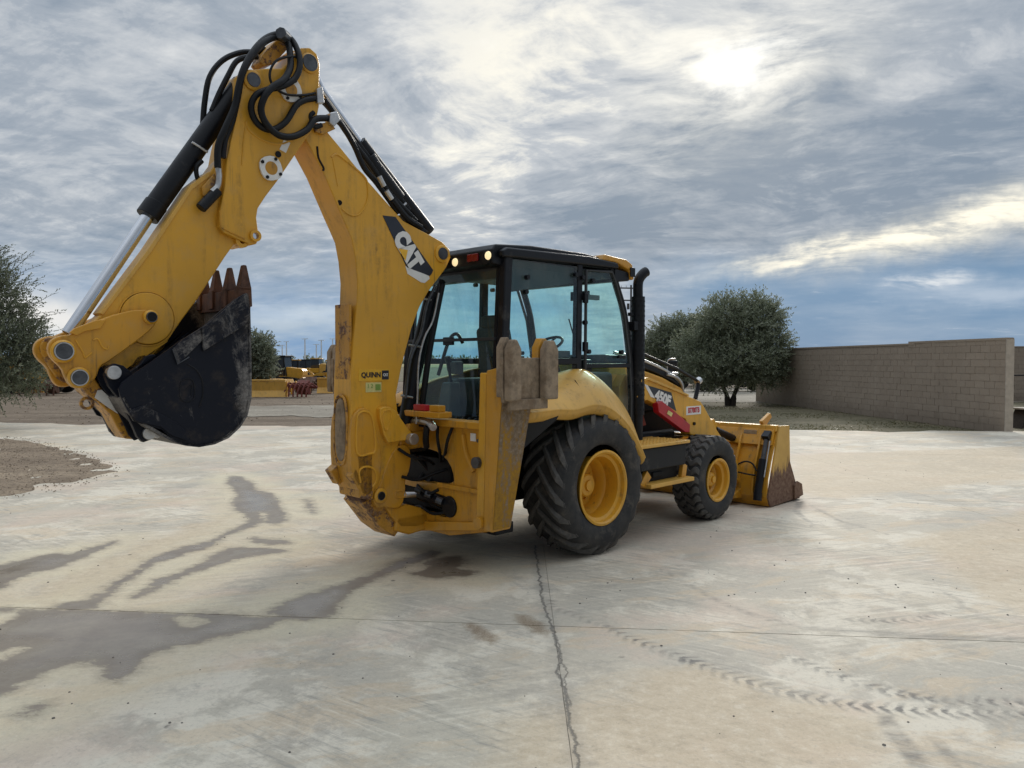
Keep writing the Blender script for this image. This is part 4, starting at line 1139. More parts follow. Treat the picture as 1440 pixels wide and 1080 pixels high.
# ---------------- wheels
def make_tyre(name, F, L, R0, w, rr, sgn, lugs, style):
    """F centre, L outer face, sgn -1 = right side (outside towards -L)"""
    z = R0; mb = MB()
    bt = R0*0.955 if style == 'ag' else R0*0.975    # carcass radius under the lugs
    prof = [(rr, 0.03), (rr+.02, 0.004), (rr+.05, -0.004), (rr+(bt-rr)*.45, -0.018), (rr+(bt-rr)*.78, -0.002),
            (bt-.035, 0.025), (bt-.012, 0.06), (bt, .12), (bt+.004, w/2)]
    prof = prof+[(r, w-o) for r, o in prof[::-1][1:]]
    mb.lathe([(r, -o) for r, o in prof], (F, L, z), 'L', sgn, 84, cap=False)
    nv0 = len(mb.v)
    def pt(phi, o, r):        # o distance inward from the outer face
        return (F-r*math.cos(phi), L-sgn*o, z+r*math.sin(phi))
    top = R0; base = bt-0.02
    if style == 'ag':
        for side in (0, 1):
            for k in range(lugs):
                p0 = 2*math.pi*(k+0.5*side)/lugs
                rows = []
                for q in range(8):
                    t = q/7.0                     # 0 shoulder -> 1 centre
                    off = -0.004+t*(w*0.56)
                    if side: off = w-off
                    ph = p0+R(30)*(t**0.80)-R(13)
                    hw = (0.036 if t < .8 else 0.032)/R0*(1.05-.15*t)
                    rt = top-(0.10*(max(0, .22-t)/.22)**1.7)*1.0
                    rb = base-(0.13*(max(0, .22-t)/.22)**1.5)
                    rows.append((off, ph, hw, rt, rb))
                v = []
                for off, ph, hw, rt, rb in rows:
                    v += [pt(ph-hw*1.25, off, rb), pt(ph-hw*.88, off, rt), pt(ph+hw*.88, off, rt), pt(ph+hw*1.25, off, rb)]
                f = []
                for q in range(7):
                    for c in range(3): f.append((q*4+c, q*4+c+1, q*4+4+c+1, q*4+4+c))
                f += [(0, 3, 2, 1), (28, 29, 30, 31)]
                mb.raw(v, f)
    else:
        for k in range(lugs):
            p0 = 2*math.pi*k/lugs
            for half in (0, 1):
                rows = []
                for q in range(9):
                    t = q/8.0
                    off = 0.0+t*(w*0.5)
                    ph = p0+R(3.4)*math.sin(t*9.0)+(R(180.0/lugs) if half else 0)
                    if half: off = w-off
                    hw = R(360.0/lugs)*0.33
                    sh = max(0, .24-t)/.24
                    rt = top-0.055*sh**1.8; rb = base-0.075*sh**1.6
                    rows.append((off, ph, hw, rt, rb))
                v = []
                for off, ph, hw, rt, rb in rows:
                    v += [pt(ph-hw*1.12, off, rb), pt(ph-hw*.9, off, rt), pt(ph+hw*.9, off, rt), pt(ph+hw*1.12, off, rb)]
                f = []
                for q in range(8):
                    for c in range(3): f.append((q*4+c, q*4+c+1, q*4+4+c+1, q*4+4+c))
                f += [(0, 3, 2, 1), (32, 33, 34, 35)]
                mb.raw(v, f)
    me = mb.mesh(name, 38)
    at = me.attributes.new('lug', 'FLOAT', 'POINT')
    at.data.foreach_set('value', [0.0]*nv0+[1.0]*(len(mb.v)-nv0))
    t = link_obj(name, me, 'tyre', BL)
    b = t.modifiers.new('bevel', 'BEVEL'); b.width = .006; b.segments = 1; b.limit_method = 'ANGLE'; b.angle_limit = R(45)
    return t
def make_rim(F, L, z, r, depth, sgn, parent, hub_r, nuts):
    mb = MB()
    prof = [(r+.012, .012), (r+.016, -.004), (r-.004, -.010), (r-.020, .004), (r-.028, .045), (r-.055, .06), (r-.062, depth*.62),
            (r-.085, depth*.72), (r-.10, depth), (hub_r+.055, depth), (hub_r+.05, depth-.035), (hub_r+.03, depth-.05), (0.0, depth-.05)]
    mb.lathe([(a, -b) for a, b in prof], (F, L, z), 'L', sgn, 64, cap=False)
    rim = mb.build('rim', 'yellow', parent, sharp=30)
    h = MB().lathe([(hub_r, -(depth-.05)), (hub_r, -(depth-.12)), (hub_r-.015, -(depth-.135)), (hub_r*.5, -(depth-.14)), (hub_r*.45, -(depth-.16)), (0, -(depth-.165))], (F, L, z), 'L', sgn, 40)
    h.build('hub', 'yellow', parent)
    for k in range(nuts):
        a = 2*math.pi*k/nuts
        c = (F+(hub_r+.035)*math.cos(a), L-sgn*(depth-.045), z+(hub_r+.035)*math.sin(a))
        MB().cyl(c, (c[0], c[1]+sgn*.03, c[2]), .016, n=6).build('wheel_nut', 'yellow_dirty', parent, sharp=20)
for sgn in (-1, 1):
    t = make_tyre('rear_tyre', 0.0, sgn*1.20, 0.70, 0.50, 0.385, sgn, 21, 'ag')
    make_rim(0.0, sgn*1.20, 0.70-.035, 0.355, 0.335, sgn, t, 0.115, 10)
    t = make_tyre('front_tyre', 2.30, sgn*1.12, 0.505, 0.36, 0.265, sgn, 26, 'wave')
    make_rim(2.30, sgn*1.12, 0.50-.02, 0.245, 0.215, sgn, t, 0.085, 8)

# ---------------- chassis masses
mb = MB().box(-1.25, 3.0, -.36, .36, .48, .98).box(-.2, .2, -.72, .72, .56, .80).cyl((0, -.74, .68), (0, .74, .68), .20)
mb.box(2.2, 2.4, -.78, .78, .42, .62).box(.2, 1.5, -.62, .62, .46, .95)
mb.build('chassis', 'deep', BL, .01)
MB().cyl((2.3, -.80, .5), (2.3, .80, .5), .085).box(2.18, 2.42, -.25, .25, .38, .66).build('front_axle', 'yellow_dirty', BL, .01)

# ---------------- fenders
def fender(sgn):
    inn = [(-1.02, 1.42), (-.80, 1.60), (-.55, 1.70), (-.309, 1.735), (-.08, 1.79), (.124, 1.825), (.273, 1.805), (.571, 1.643), (.80, 1.47), (.955, 1.29), (1.00, 1.10), (.98, .98)]
    out = [(-1.059, 1.44), (-.86, 1.452), (-.62, 1.462), (-.476, 1.440), (-.35, 1.450), (-.20, 1.485), (.002, 1.475), (.18, 1.405), (.384, 1.275), (.543, 1.105), (.64, .98), (.69, .90)]
    n = len(inn); rows = []
    for (a, b) in ((inn, out),):
        secs = [(0.0, 0.0, -.70), (0.0, 0.0, -.79), (0.05, 0.004, -.82), (.34, .040, -.95), (.68, .045, -1.08), (.93, .016, -1.172), (.985, .004, -1.192), (1.0, 0.0, -1.20)]
        for t, lift, L in secs:
            rows.append([(a[i][0]*(1-t)+b[i][0]*t, sgn*-L, a[i][1]*(1-t)+b[i][1]*t+lift*math.sin(math.pi*min(1, (i+2)/(n+1)))) for i in range(n)])
    # inward turned lip
    rows.append([(x, y-sgn*.012, z-.012) for x, y, z in rows[-1]])
    rows.append([(x, y-sgn*.004, z-.030) for x, y, z in rows[-1]])
    rows.append([(x, y-sgn*.05, z-.05) for x, y, z in rows[-1]])
    v = [p for r in rows for p in r]
    f = [(j*n+i, j*n+i+1, (j+1)*n+i+1, (j+1)*n+i) for j in range(len(rows)-1) for i in range(n-1)]
    mb = MB().raw(v, f)
    me = mb.mesh('rear_fender', 60)
    o = link_obj('rear_fender', me, 'yellow_light', BL)
    m = o.modifiers.new('sub', 'SUBSURF'); m.levels = 1; m.render_levels = 2
    m = o.modifiers.new('solid', 'SOLIDIFY'); m.thickness = .012; m.offset = 0
    # black mudguard behind the tyre
    a = [(-1.08, sgn*1.10, 1.43), (-.60, sgn*1.19, 1.455), (-.66, sgn*1.17, 1.36), (-1.10, sgn*1.02, 1.02)]
    b = [(p[0]+.02, p[1]-sgn*.34, p[2]+.02) for p in a]
    MB().hexa(a, b).build('mudguard', 'black_matte', BL, .01)
fender(-1); fender(1)
MB().tube([(-.16, -.96, 1.715), (-.19, -1.06, 1.63), (-.235, -1.155, 1.53), (-.25, -1.19, 1.485)], .004, 5).build('fender_seam', 'deep', BL)

# ---------------- cab
def post(name, a, b, w=.05, mat='black', parent=BL, n=4, mid=None):
    """square section post along points (F,L,Z)"""
    pts = [a]+([mid] if mid else [])+[b]
    mb = MB().tube(pts, w*.72, 4 if n == 4 else n, bool(mid), 6)
    return mb.build(name, mat, parent, .006, sharp=40)
cabF0, cabF1 = -.90, 1.05
cab = MB().box(-.92, .98, -.66, .66, 1.08, 1.16)
for s_ in (-1, 1):
    cab.prism([(-.95, 1.18), (.98, 1.10), (1.06, 1.30), (.98, 1.20), (-.95, 1.28)], s_*.745, s_*.70)
cab.build('cab_floor', 'black_matte', BL, .01)
# lower rear sill of the cab
MB().box(-.99, -.90, -.76, .76, 1.16, 1.33).build('cab_rear_sill', 'black', BL, .012)
MB().box(-1.0, -.992, -.60, -.42, 1.22, 1.30).build('warning_label', 'decal_pale', BL)
for s_ in (-1, 1):
    # corner post, centre post, front post, lower side panels
    def q(F, Z, L=.75): return (F, s_*L, Z)
    MB().hexa([q(-.99, 1.2, .755), q(-.90, 1.2, .755), q(-.90, 1.2, .67), q(-.99, 1.2, .67)],
              [q(-.90, 2.88, .745), q(-.80, 2.88, .745), q(-.80, 2.88, .66), q(-.90, 2.88, .66)]).build('corner_post', 'black', BL, .014)
    MB().hexa([q(.10, 1.25), q(.19, 1.25), q(.19, 1.25, .68), q(.10, 1.25, .68)],
              [q(.14, 2.90, .745), q(.22, 2.90, .745), q(.22, 2.90, .68), q(.14, 2.90, .68)]).build('centre_post', 'black', BL, .012)
    mb = MB().tube([q(1.10, 1.15, .72), q(1.09, 1.55, .72), q(1.055, 1.95, .72), (.965, s_*.71, 2.42), (.84, s_*.70, 2.72), (.74, s_*.69, 2.92)], .038, 8)
    mb.build('front_post', 'black', BL)
    # door frame lines
    MB().tube([q(.245, 1.30, .752), q(.25, 2.0, .752), q(.265, 2.84, .748), q(.70, 2.86, .742), q(.78, 2.74, .742), q(.93, 2.40, .742), q(1.02, 1.95, .745), q(1.05, 1.5, .75), q(1.045, 1.26, .75)], .018, 6, False).build('door_frame', 'headliner', BL)
    MB().box(.24, 1.03, s_*.75-.012, s_*.75+.012, 1.83, 1.875).build('door_rail', 'black', BL, .004)
    MB().prism([(-.88, 1.93), (.12, 1.93), (.12, 1.87), (-.90, 1.87)], s_*.735, s_*.765).build('side_window_rail', 'black', BL, .004)
    # glass
    g_ = MB().raw([q(-.90, 1.94, .742), q(.11, 1.94, .742), q(.14, 2.87, .735), q(-.83, 2.86, .735)], [(0, 1, 2, 3)])
    g_.build('side_window', 'glass', BL, sharp=0)
    MB().raw([q(.26, 1.88, .742), q(1.02, 1.88, .742), q(1.0, 2.10, .742), q(.92, 2.42, .738), q(.77, 2.75, .735), q(.70, 2.85, .735), q(.27, 2.85, .735)], [tuple(range(7))]).build('door_glass', 'glass', BL, sharp=0)
    MB().raw([q(.26, 1.32, .742), q(1.04, 1.32, .742), q(1.02, 1.82, .742), q(.26, 1.82, .742)], [(0, 1, 2, 3)]).build('lower_door_glass', 'glass', BL, sharp=0)
    MB().raw([q(-.94, 1.34, .742), q(.10, 1.34, .742), q(.11, 1.86, .742), q(-.91, 1.86, .742)], [(0, 1, 2, 3)]).build('lower_side_glass', 'glass', BL, sharp=0)
    # hinges, latches and bolts on the glass
    for (x, z) in ((-.62, 2.70), (-.64, 2.56), (.09, 2.78), (.20, 2.76), (.36, 2.74), (.30, 2.00), (.86, 2.00), (.24, 2.30)):
        MB().cyl((x, s_*.735, z), (x, s_*.775, z), .024, n=10).build('glass_bolt', 'black', BL)
    for z in (1.55, 2.05, 2.55):
        MB().box(.205, .262, s_*.745, s_*.785, z-.05, z+.05).build('door_hinge', 'black', BL, .006)
    MB().box(.78, .90, s_*.75, s_*.79, 1.93, 1.965).build('door_handle', 'black', BL, .008)
# rear window and its frame
MB().raw([(-.97, -.66, 1.36), (-.97, .66, 1.36), (-.885, .66, 2.76), (-.885, -.66, 2.76)], [(0, 1, 2, 3)]).build('rear_window', 'glass', BL, sharp=0)
MB().box(-.965, -.925, -.66, .66, 2.095, 2.125).build('rear_window_bar', 'headliner', BL, .003)
MB().box(-.955, -.925, -.05, .10, 2.06, 2.14).build('window_latch', 'black', BL, .008)
for L in (-.64, .64):
    MB().hexa([(-.98, L-.02, 1.33), (-.95, L-.02, 1.33), (-.95, L+.02, 1.33), (-.98, L+.02, 1.33)], [(-.90, L-.02, 2.78), (-.87, L-.02, 2.78), (-.87, L+.02, 2.78), (-.90, L+.02, 2.78)]).build('rear_window_frame', 'black', BL, .004)
# windscreen
MB().raw([(1.07, -.66, 1.75), (1.07, .66, 1.75), (.98, .66, 2.40), (.78, .66, 2.86), (.78, -.66, 2.86), (.98, -.66, 2.40)], [(0, 1, 2, 5), (5, 2, 3, 4)]).build('windscreen', 'glass', BL, sharp=0)
# roof
rf = MB()
prof_r = [(-1.02, 2.80), (-1.03, 2.93), (-.98, 2.985), (-.5, 3.02), (.3, 3.025), (.80, 2.99), (.84, 2.93), (.80, 2.885), (-.80, 2.87), (-.86, 2.78)]
rf.prism(prof_r, -.70, .70)
rf.prism([(-.96, 2.86), (-.97, 2.92), (-.90, 2.955), (.3, 2.985), (.78, 2.96), (.80, 2.90), (-.80, 2.87)], -.775, -.70)
rf.prism([(-.96, 2.86), (-.97, 2.92), (-.90, 2.955), (.3, 2.985), (.78, 2.96), (.80, 2.90), (-.80, 2.87)], .70, .775)
rf.build('cab_roof', 'black', BL, .02)
MB().prism([(.52, 2.965), (.56, 3.035), (.95, 3.015), (1.06, 2.97), (1.09, 2.80), (1.03, 2.80), (1.00, 2.90), (.80, 2.96)], -.76, .76).build('roof_visor', 'yellow_dirty', BL, .02)
MB().prism([(.76, 2.90), (.76, 2.76), (1.02, 2.785), (1.02, 2.88)], -.74, .74).build('visor_liner', 'black', BL, .01)
MB().box(1.0, 1.085, -.775, -.765, 2.83, 2.93).build('visor_side_lamp', 'black', BL, .003)
for L in (-.62, -.08, .08, .62):
    MB().cyl((-1.035, L, 2.86), (-1.015, L, 2.86), .062, n=20).build('lamp_housing', 'black', BL, .004)
for L, m_ in ((-.655, 'lamp_on'), (-.19, 'lamp_on'), (.19, 'lamp_clear'), (.655, 'lamp_clear')):
    MB().lathe([(.040, 0), (.036, .010), (.02, .018), (0, .020)], (-1.036, L, 2.875 if abs(L) > .5 else 2.855), 'F', -1, 24).build('work_lamp', m_, BL)
for L in (-.44, .44):
    MB().box(-1.045, -1.025, L-.075, L+.075, 2.84, 2.91).build('tail_lamp', 'lamp_red', BL, .006)
# header inside the rear window, as the roof lining is deep
MB().box(-.88, .75, -.69, .69, 2.79, 2.868).box(-.885, -.80, -.70, .70, 2.68, 2.80).build('roof_lining', 'headliner', BL, .01)
MB().hexa([(-.80, -.69, 2.55), (.60, -.69, 2.77), (.60, -.60, 2.77), (-.80, -.60, 2.55)], [(-.80, -.69, 2.80), (.60, -.69, 2.80), (.60, -.60, 2.80), (-.80, -.60, 2.80)]).build('side_liner', 'headliner', BL, .01)
# interior: seat, consoles, steering column, wheel
MB().box(-.35, .18, -.27, .27, 1.55, 1.70).build('seat_cushion', 'seat', BL, .05, 4)
MB().hexa([(-.32, -.25, 1.66), (-.18, -.25, 1.66), (-.18, .25, 1.66), (-.32, .25, 1.66)], [(-.42, -.22, 2.25), (-.30, -.22, 2.27), (-.30, .22, 2.27), (-.42, .22, 2.25)]).build('seat_back', 'seat', BL, .05, 4)
MB().box(-.42, -.31, -.14, .14, 2.24, 2.38).build('headrest', 'seat', BL, .04, 4)
MB().box(-.25, .1, -.2, .2, 1.16, 1.56).build('seat_base', 'dash', BL, .02)
for s_ in (-1, 1):
    MB().box(-.55, .1, s_*.44-.09, s_*.44+.09, 1.30, 1.72).build('side_console', 'dash', BL, .04, 3)
    MB().tube([(-.62, s_*.34, 1.60), (-.66, s_*.34, 1.78), (-.70, s_*.33, 1.95)], [.02, .016, .022, .032], 8).build('joystick', 'black', BL)
    MB().hexa([(-.80, s_*.2, 1.16), (-.60, s_*.2, 1.16), (-.60, s_*.44, 1.16), (-.80, s_*.44, 1.16)], [(-.72, s_*.26, 1.68), (-.58, s_*.26, 1.68), (-.58, s_*.40, 1.68), (-.72, s_*.40, 1.68)]).build('joystick_tower', 'dash', BL, .02)
MB().box(.66, 1.0, -.55, .55, 1.2, 1.78).build('dashboard', 'dash', BL, .05, 3)
MB().cyl((.75, 0, 1.6), (.50, 0, 2.04), .05).box(.52, .74, -.13, .13, 1.86, 2.02).build('steering_column', 'dash', BL, .01)
sw = Matrix.Rotation(R(-62), 4, 'Y')
ring = [Vector((.19*math.cos(t), .19*math.sin(t), 0)) for t in [2*math.pi*k/24 for k in range(24)]]
ring = [Matrix.Rotation(R(-30), 4, 'Y') @ p + Vector((.48, 0, 2.08)) for p in ring]
mb = MB().tube(ring, .016, 8, False, closed=True)
for k in (0, 8, 16): mb.cyl(Vector((.48, 0, 2.08)), ring[k], .012, n=6)
mb.build('steering_wheel', 'black', BL)
MB().box(.35, .55, -.70, -.66, 2.55, 2.60).build('sun_visor', 'dash', BL)
MB().tube([(.60, -.30, 2.76), (.66, -.30, 2.67), (.72, -.30, 2.63)], .008, 6).box(.70, .73, -.42, -.16, 2.58, 2.68).build('interior_mirror', 'black', BL, .006)
MB().tube([(1.00, .12, 2.40), (1.03, .02, 2.08), (1.05, -.1, 1.85)], .009, 6).build('wiper', 'black', BL)
MB().tube([(-.60, .60, 1.75), (-.45, .60, 2.12), (-.35, .58, 2.2), (-.28, .56, 2.1)], .02, 8).build('grab_handle', 'black', BL)
for k, (a_, b_, c_) in enumerate(((-.50, -.52, 1.78), (-.3, -.52, 1.84), (-.42, .50, 1.84), (.75, -.35, 1.86), (.80, .30, 1.90))):
    MB().box(a_-.06, a_+.06, b_-.05, b_+.05, c_-.08, c_+.06).build('cab_control', 'black' if k % 2 else 'dash', BL, .02)

# ---------------- engine hood, loader tower and arms
hood_side = [(1.08, 1.20), (1.08, 1.88), (1.45, 1.87), (2.2, 1.70), (2.62, 1.56), (2.80, 1.42), (2.85, 1.0), (2.75, .80), (1.1, .80)]
MB().prism(hood_side, -.40, .40).build('hood', 'yellow', BL, .03, 3)
top_h = [(1.05, 1.885), (1.08, 1.98), (1.5, 1.96), (2.1, 1.83), (2.5, 1.70), (2.72, 1.56), (2.66, 1.545), (2.45, 1.64), (2.1, 1.745), (1.5, 1.885)]
MB().prism(top_h, -.37, .37).build('hood_cover', 'black', BL, .025, 3)
MB().tube([(1.25, -.36, 2.0), (1.7, -.36, 1.935), (2.2, -.36, 1.815), (2.52, -.36, 1.70)], .022, 8).build('hood_rail', 'steel', BL)
MB().tube([(2.30, -.38, 1.74), (2.52, -.385, 1.69), (2.64, -.385, 1.60), (2.68, -.385, 1.46)], .022, 8).build('hood_trim', 'steel', BL)
MB().box(1.1, 2.6, -.44, -.40, .92, 1.30).box(1.25, 2.1, -.46, -.42, 1.30, 1.42).build('engine_bay', 'deep', BL, .01)
def loader_arm(s_):
    L0, L1 = s_*.66, s_*.80
    pts = [(1.10, 1.50), (1.14, 1.68), (1.27, 1.705), (2.107, 1.487), (2.42, 1.405), (2.50, 1.34), (2.80, 1.04), (3.30, .62), (3.62, .40), (3.66, .26), (3.55, .22), (3.15, .42), (2.70, .80), (2.35, .98), (2.19, 1.01), (2.09, 1.20), (1.285, 1.46), (1.16, 1.44)]
    MB().prism(pts, L0, L1).build('loader_arm', 'yellow', BL, .012)
    MB().prism([(1.14, 1.695), (1.27, 1.72), (2.11, 1.502), (2.11, 1.478), (1.27, 1.693), (1.14, 1.668)], s_*.64, s_*.825).build('arm_top_flange', 'yellow_light', BL, .003)
    MB().prism([(1.0, .95), (1.0, 1.62), (1.12, 1.76), (1.30, 1.62), (1.42, .95)], s_*.50, s_*.63).build('loader_tower', 'yellow_dirty', BL, .012)
    # bucket tilt linkage
    MB().tube([(3.1, s_*.60, 1.0), (3.62, s_*.60, .84)], .05, 10, False).build('tilt_cylinder', 'black', BL)
    MB().prism([(2.75, .80), (2.70, 1.05), (3.05, 1.15), (3.2, 1.0), (2.95, .72)], s_*.56, s_*.62).build('tilt_lever', 'yellow', BL, .01)
    MB().tube([(1.35, s_*.58, 1.02), (2.1, s_*.58, 1.02)], .055, 12, False).build('lift_cylinder', 'black', BL)
    MB().tube([(2.1, s_*.58, 1.02), (2.5, s_*.60, .98)], .032, 12, False).build('lift_rod', 'chrome', BL)
loader_arm(-1); loader_arm(1)
# red safety brace stowed on the arm
rb = S([(925, 567), (931, 564), (944, 574), (971, 597), (970, 608), (964, 608), (927, 580)], -.855)
MB().prism(rb, -.855, -.775).build('safety_brace', 'red', BL, .008)
MB().prism(S([(940, 577), (946, 581), (944, 586), (938, 582)], -.86), -.862, -.8565).build('brace_sticker', 'decal_pale', BL)
MB().prism([(1.14, 1.12), (1.14, 1.34), (1.40, 1.32), (1.48, 1.16)], -.66, -.58).build('lift_bracket', 'rust_red', BL, .01)
# model decal
dq = S([(911, 542), (944, 552), (951, 578), (921, 560)], -.802)
MB().prism(dq, -.8035, -.800).build('model_decal', 'decal_black', BL)
MB().prism(S([(906, 540), (911, 542), (921, 560), (915, 558)], -.802), -.8035, -.800).build('decal_stripe', 'white', BL)
sl_ = Vector((dq[1][0]-dq[0][0], 0, dq[1][1]-dq[0][1])).normalized()
sl_ = Vector((1, 0, -.285)).normalized()
c_ = P3(932, 560.5, 'L', -.806)
text_mesh('model_number', '450F', .165, 'white', BL, c_, sl_, Vector((.285, 0, 1)), .009, .05, squash=.98)
c_ = P3(975.5, 577, 'L', -.803)
MB().box(c_.x-.165, c_.x+.165, -.8035, -.800, c_.z-.052, c_.z+.052).build('fleet_label', 'white', BL)
text_mesh('fleet_number', 'B7780TB', .088, 'red_print', BL, (c_.x, -.8055, c_.z), (1, 0, 0), (0, 0, 1), .003, squash=.78)
MB().cyl((2.26, -.82, 1.14), (2.26, -.79, 1.14), .02).build('arm_bolt', 'deep', BL)
# far side linkage bar and work mirror over the hood
MB().tube([(1.55, -.55, 1.985), (2.3, -.55, 1.80), (2.78, -.55, 1.64)], .020, 8, False).build('linkage_rod', 'black', BL)
MB().tube([(2.78, -.55, 1.66), (2.74, -.56, 1.55), (2.67, -.57, 1.42)], .028, 8, False).build('linkage_lever', 'black', BL)
MB().cyl((2.74, -.55, 1.63), (2.80, -.55, 1.66), .045).build('linkage_pin', 'steel', BL)
mm = WD(940, 514, 12.2); lm = Vector(((mm-MO).dot(FV), (mm-MO).dot(LV), mm.z))
MB().tube([(1.2, .80, 1.8), (lm.x-.05, lm.y-.08, lm.z-.12), (lm.x, lm.y, lm.z-.1), (lm.x, lm.y, lm.z+.08), (lm.x+.05, lm.y-.1, lm.z+.10)], .018, 8).build('mirror_arm', 'steel', BL)
MB().box(lm.x-.02, lm.x+.03, lm.y-.16, lm.y+.01, lm.z-.10, lm.z+.08).build('mirror', 'black', BL, .02, 3)
# exhaust
ex = MB().tube([(1.17, -.75, .98), (1.17, -.75, 1.6)], .062, 20, False)
ex.build('exhaust_lower_pipe', 'black', BL)
MB().tube([(1.17, -.75, 1.3), (1.17, -.75, 2.62)], .078, 24, False).build('exhaust_shield', 'black', BL)
hb = MB()
for zi, z in enumerate(np.arange(1.36, 2.60, .055)):
    for k in range(9):
        a = k*2*math.pi/9+(.35 if zi % 2 else 0)
        ca, sa = math.cos(a), math.sin(a)
        hb.cyl((1.17+ca*.0775, -.75+sa*.0775, z), (1.17+ca*.0795, -.75+sa*.0795, z), .013, n=6)
hb.build('shield_perforation', 'deep', BL)['kind'] = 'stuff'
MB().tube([(1.17, -.75, 2.6), (1.17, -.75, 2.76), (1.19, -.76, 2.83), (1.235, -.78, 2.885), (1.27, -.79, 2.905)], .056, 20).build('exhaust_tip', 'black', BL)
for z in (1.62, 2.42): MB().box(1.02, 1.17, -.76, -.72, z-.02, z+.02).build('exhaust_clamp', 'black', BL, .004)
MB().box(1.04, 1.12, -.80, -.70, 2.24, 2.34).build('side_marker', 'black', BL, .008)
# steps and battery box
MB().prism([(.62, .985), (1.58, .985), (1.58, 1.02), (.62, 1.02)], -1.18, -.55).build('step_deck', 'yellow_light', BL, .008)
tr = MB()
for i in range(14):
    for j in range(7): tr.cyl((.70+i*.064, -1.12+j*.085, 1.02), (.70+i*.064, -1.12+j*.085, 1.028), .014, .010, 8)
tr.build('tread_studs', 'yellow_light', BL)['kind'] = 'stuff'
MB().prism([(.70, .74), (1.55, .74), (1.57, .978), (.66, .978)], -1.14, -.58).build('battery_box', 'black_matte', BL, .015)
MB().box(.74, 1.50, -1.06, -.6, .60, .735).box(1.0, 1.2, -1.08, -1.06, .64, .70).build('step_bracket', 'deep', BL, .01)
MB().prism([(.80, .555), (1.64, .555), (1.64, .60), (.80, .60)], -1.20, -.98).build('lower_step', 'yellow_light', BL, .008)
MB().prism([(.72, .60), (.80, .56), (.92, .66), (.84, .74)], -1.12, -1.07).build('step_hanger', 'yellow_dirty', BL, .006)
MB().prism([(1.50, .60), (1.58, .56), (1.62, .72), (1.54, .76)], -1.12, -1.07).build('step_hanger', 'yellow_dirty', BL, .006)
MB().box(.74, 1.5, .6, 1.12, .55, .98).build('fuel_tank', 'black_matte', BL, .03)

# ---------------- loader bucket
prof = [(3.47, .03), (3.40, .14), (3.42, .36), (3.50, .58), (3.60, .80), (3.70, 1.00)]
shell = MB()
inn = [(a+.035, b+.012) for a, b in prof]
shell.prism(prof+[(4.28, .035)][:0]+inn[::-1], -1.18, 1.18)
shell.prism([(3.47, .012), (3.47, .038), (4.24, .038), (4.30, .012)], -1.18, 1.18)
shell.build('loader_bucket_shell', 'yellow_dirty', BL, .006)
MB().box(3.655, 3.745, -1.18, 1.18, .975, 1.055).build('bucket_top_rail', 'yellow_light', BL, .01)
for s_ in (-1, 1):
    MB().prism([(3.47, .010), (3.40, .14), (3.70, 1.05), (3.99, 1.04), (4.02, .55), (4.20, .25), (4.24, .03)], s_*1.205, s_*1.18).build('bucket_side_plate', 'loader_side', BL, .005)
MB().box(4.05, 4.36, -1.19, 1.19, .012, .045).build('cutting_edge', 'rust', BL, .004)
MB().prism([(4.12, .03), (4.10, .22), (4.20, .27), (4.33, .22), (4.37, .06)], -1.235, -1.207).build('side_cutter', 'loader_side', BL, .006)
for L in (-1.0, -.72, -.12, .12, .72, 1.0):
    pr = [(3.40, .10), (3.35, .22), (3.37, .40), (3.46, .62), (3.57, .90), (3.66, 1.0), (3.62, .80), (3.52, .60), (3.44, .36), (3.42, .14)]
    MB().prism(pr, L-.014, L+.014).build('bucket_rib', 'yellow_dirty', BL, .003)
MB().prism([(3.60, .80), (3.545, .80), (3.635, 1.0), (3.68, 1.0)], -1.16, -.2).build('bucket_back_panel', 'yellow_dirty', BL, .006)
MB().tube([(3.33, -1.09, .16), (3.475, -1.09, .62)], .050, 14, False).build('clam_cylinder', 'black', BL)
MB().tube([(3.475, -1.09, .62), (3.575, -1.09, .90)], .030, 14, False).build('clam_rod', 'pin', BL)
MB().tube([(3.39, -1.15, .40), (3.54, -1.15, .86)], .009, 8, False).build('clam_line', 'steel', BL)
MB().cyl((3.33, -1.09, .10), (3.345, -1.09, .20), .055).build('clam_cylinder_end', 'black', BL)
MB().prism([(3.56, .86), (3.50, .92), (3.60, .99), (3.66, .94)], -1.14, -1.04).build('clam_lug', 'black', BL, .008)
MB().tube([(3.42, -.58, .50), (3.36, -.72, .50), (3.38, -.88, .58), (3.40, -.98, .56), (3.38, -1.05, .47)], .011, 6).build('clam_hose', 'hose', BL)
MB().tube([(3.42, -.58, .46), (3.37, -.75, .44), (3.36, -.95, .42), (3.35, -1.05, .42)], .011, 6).build('clam_hose', 'hose', BL)
MB().prism([(3.70, 1.05), (3.66, 1.10), (3.90, 1.20), (3.94, 1.14), (3.80, 1.05)], -.98, -.93).build('bucket_hook', 'yellow_dirty', BL, .008)
MB().box(3.60, 3.62, -.93, -.75, .93, .98).build('bucket_data_plate', 'steel', BL)
MB().prism([(3.24, .10), (3.24, .16), (3.46, .24), (3.50, .08)], -.82, -.50).build('bucket_hinge', 'yellow_dirty', BL, .01)
MB().prism([(3.24, .10), (3.24, .16), (3.46, .24), (3.50, .08)], .50, .82).build('bucket_hinge', 'yellow_dirty', BL, .01)

# ---------------- rear frame
hole1 = [(.58, .73), (.56, .95), (.44, 1.04), (.1, 1.075), (-.22, 1.07), (-.40, 1.01), (-.50, .90), (-.52, .77), (-.2, .745)]
fr = MB()
def slabL(l0, l1, z0, z1, f0=-1.34, f1=-1.26): fr.box(f0, f1, l0, l1, z0, z1)
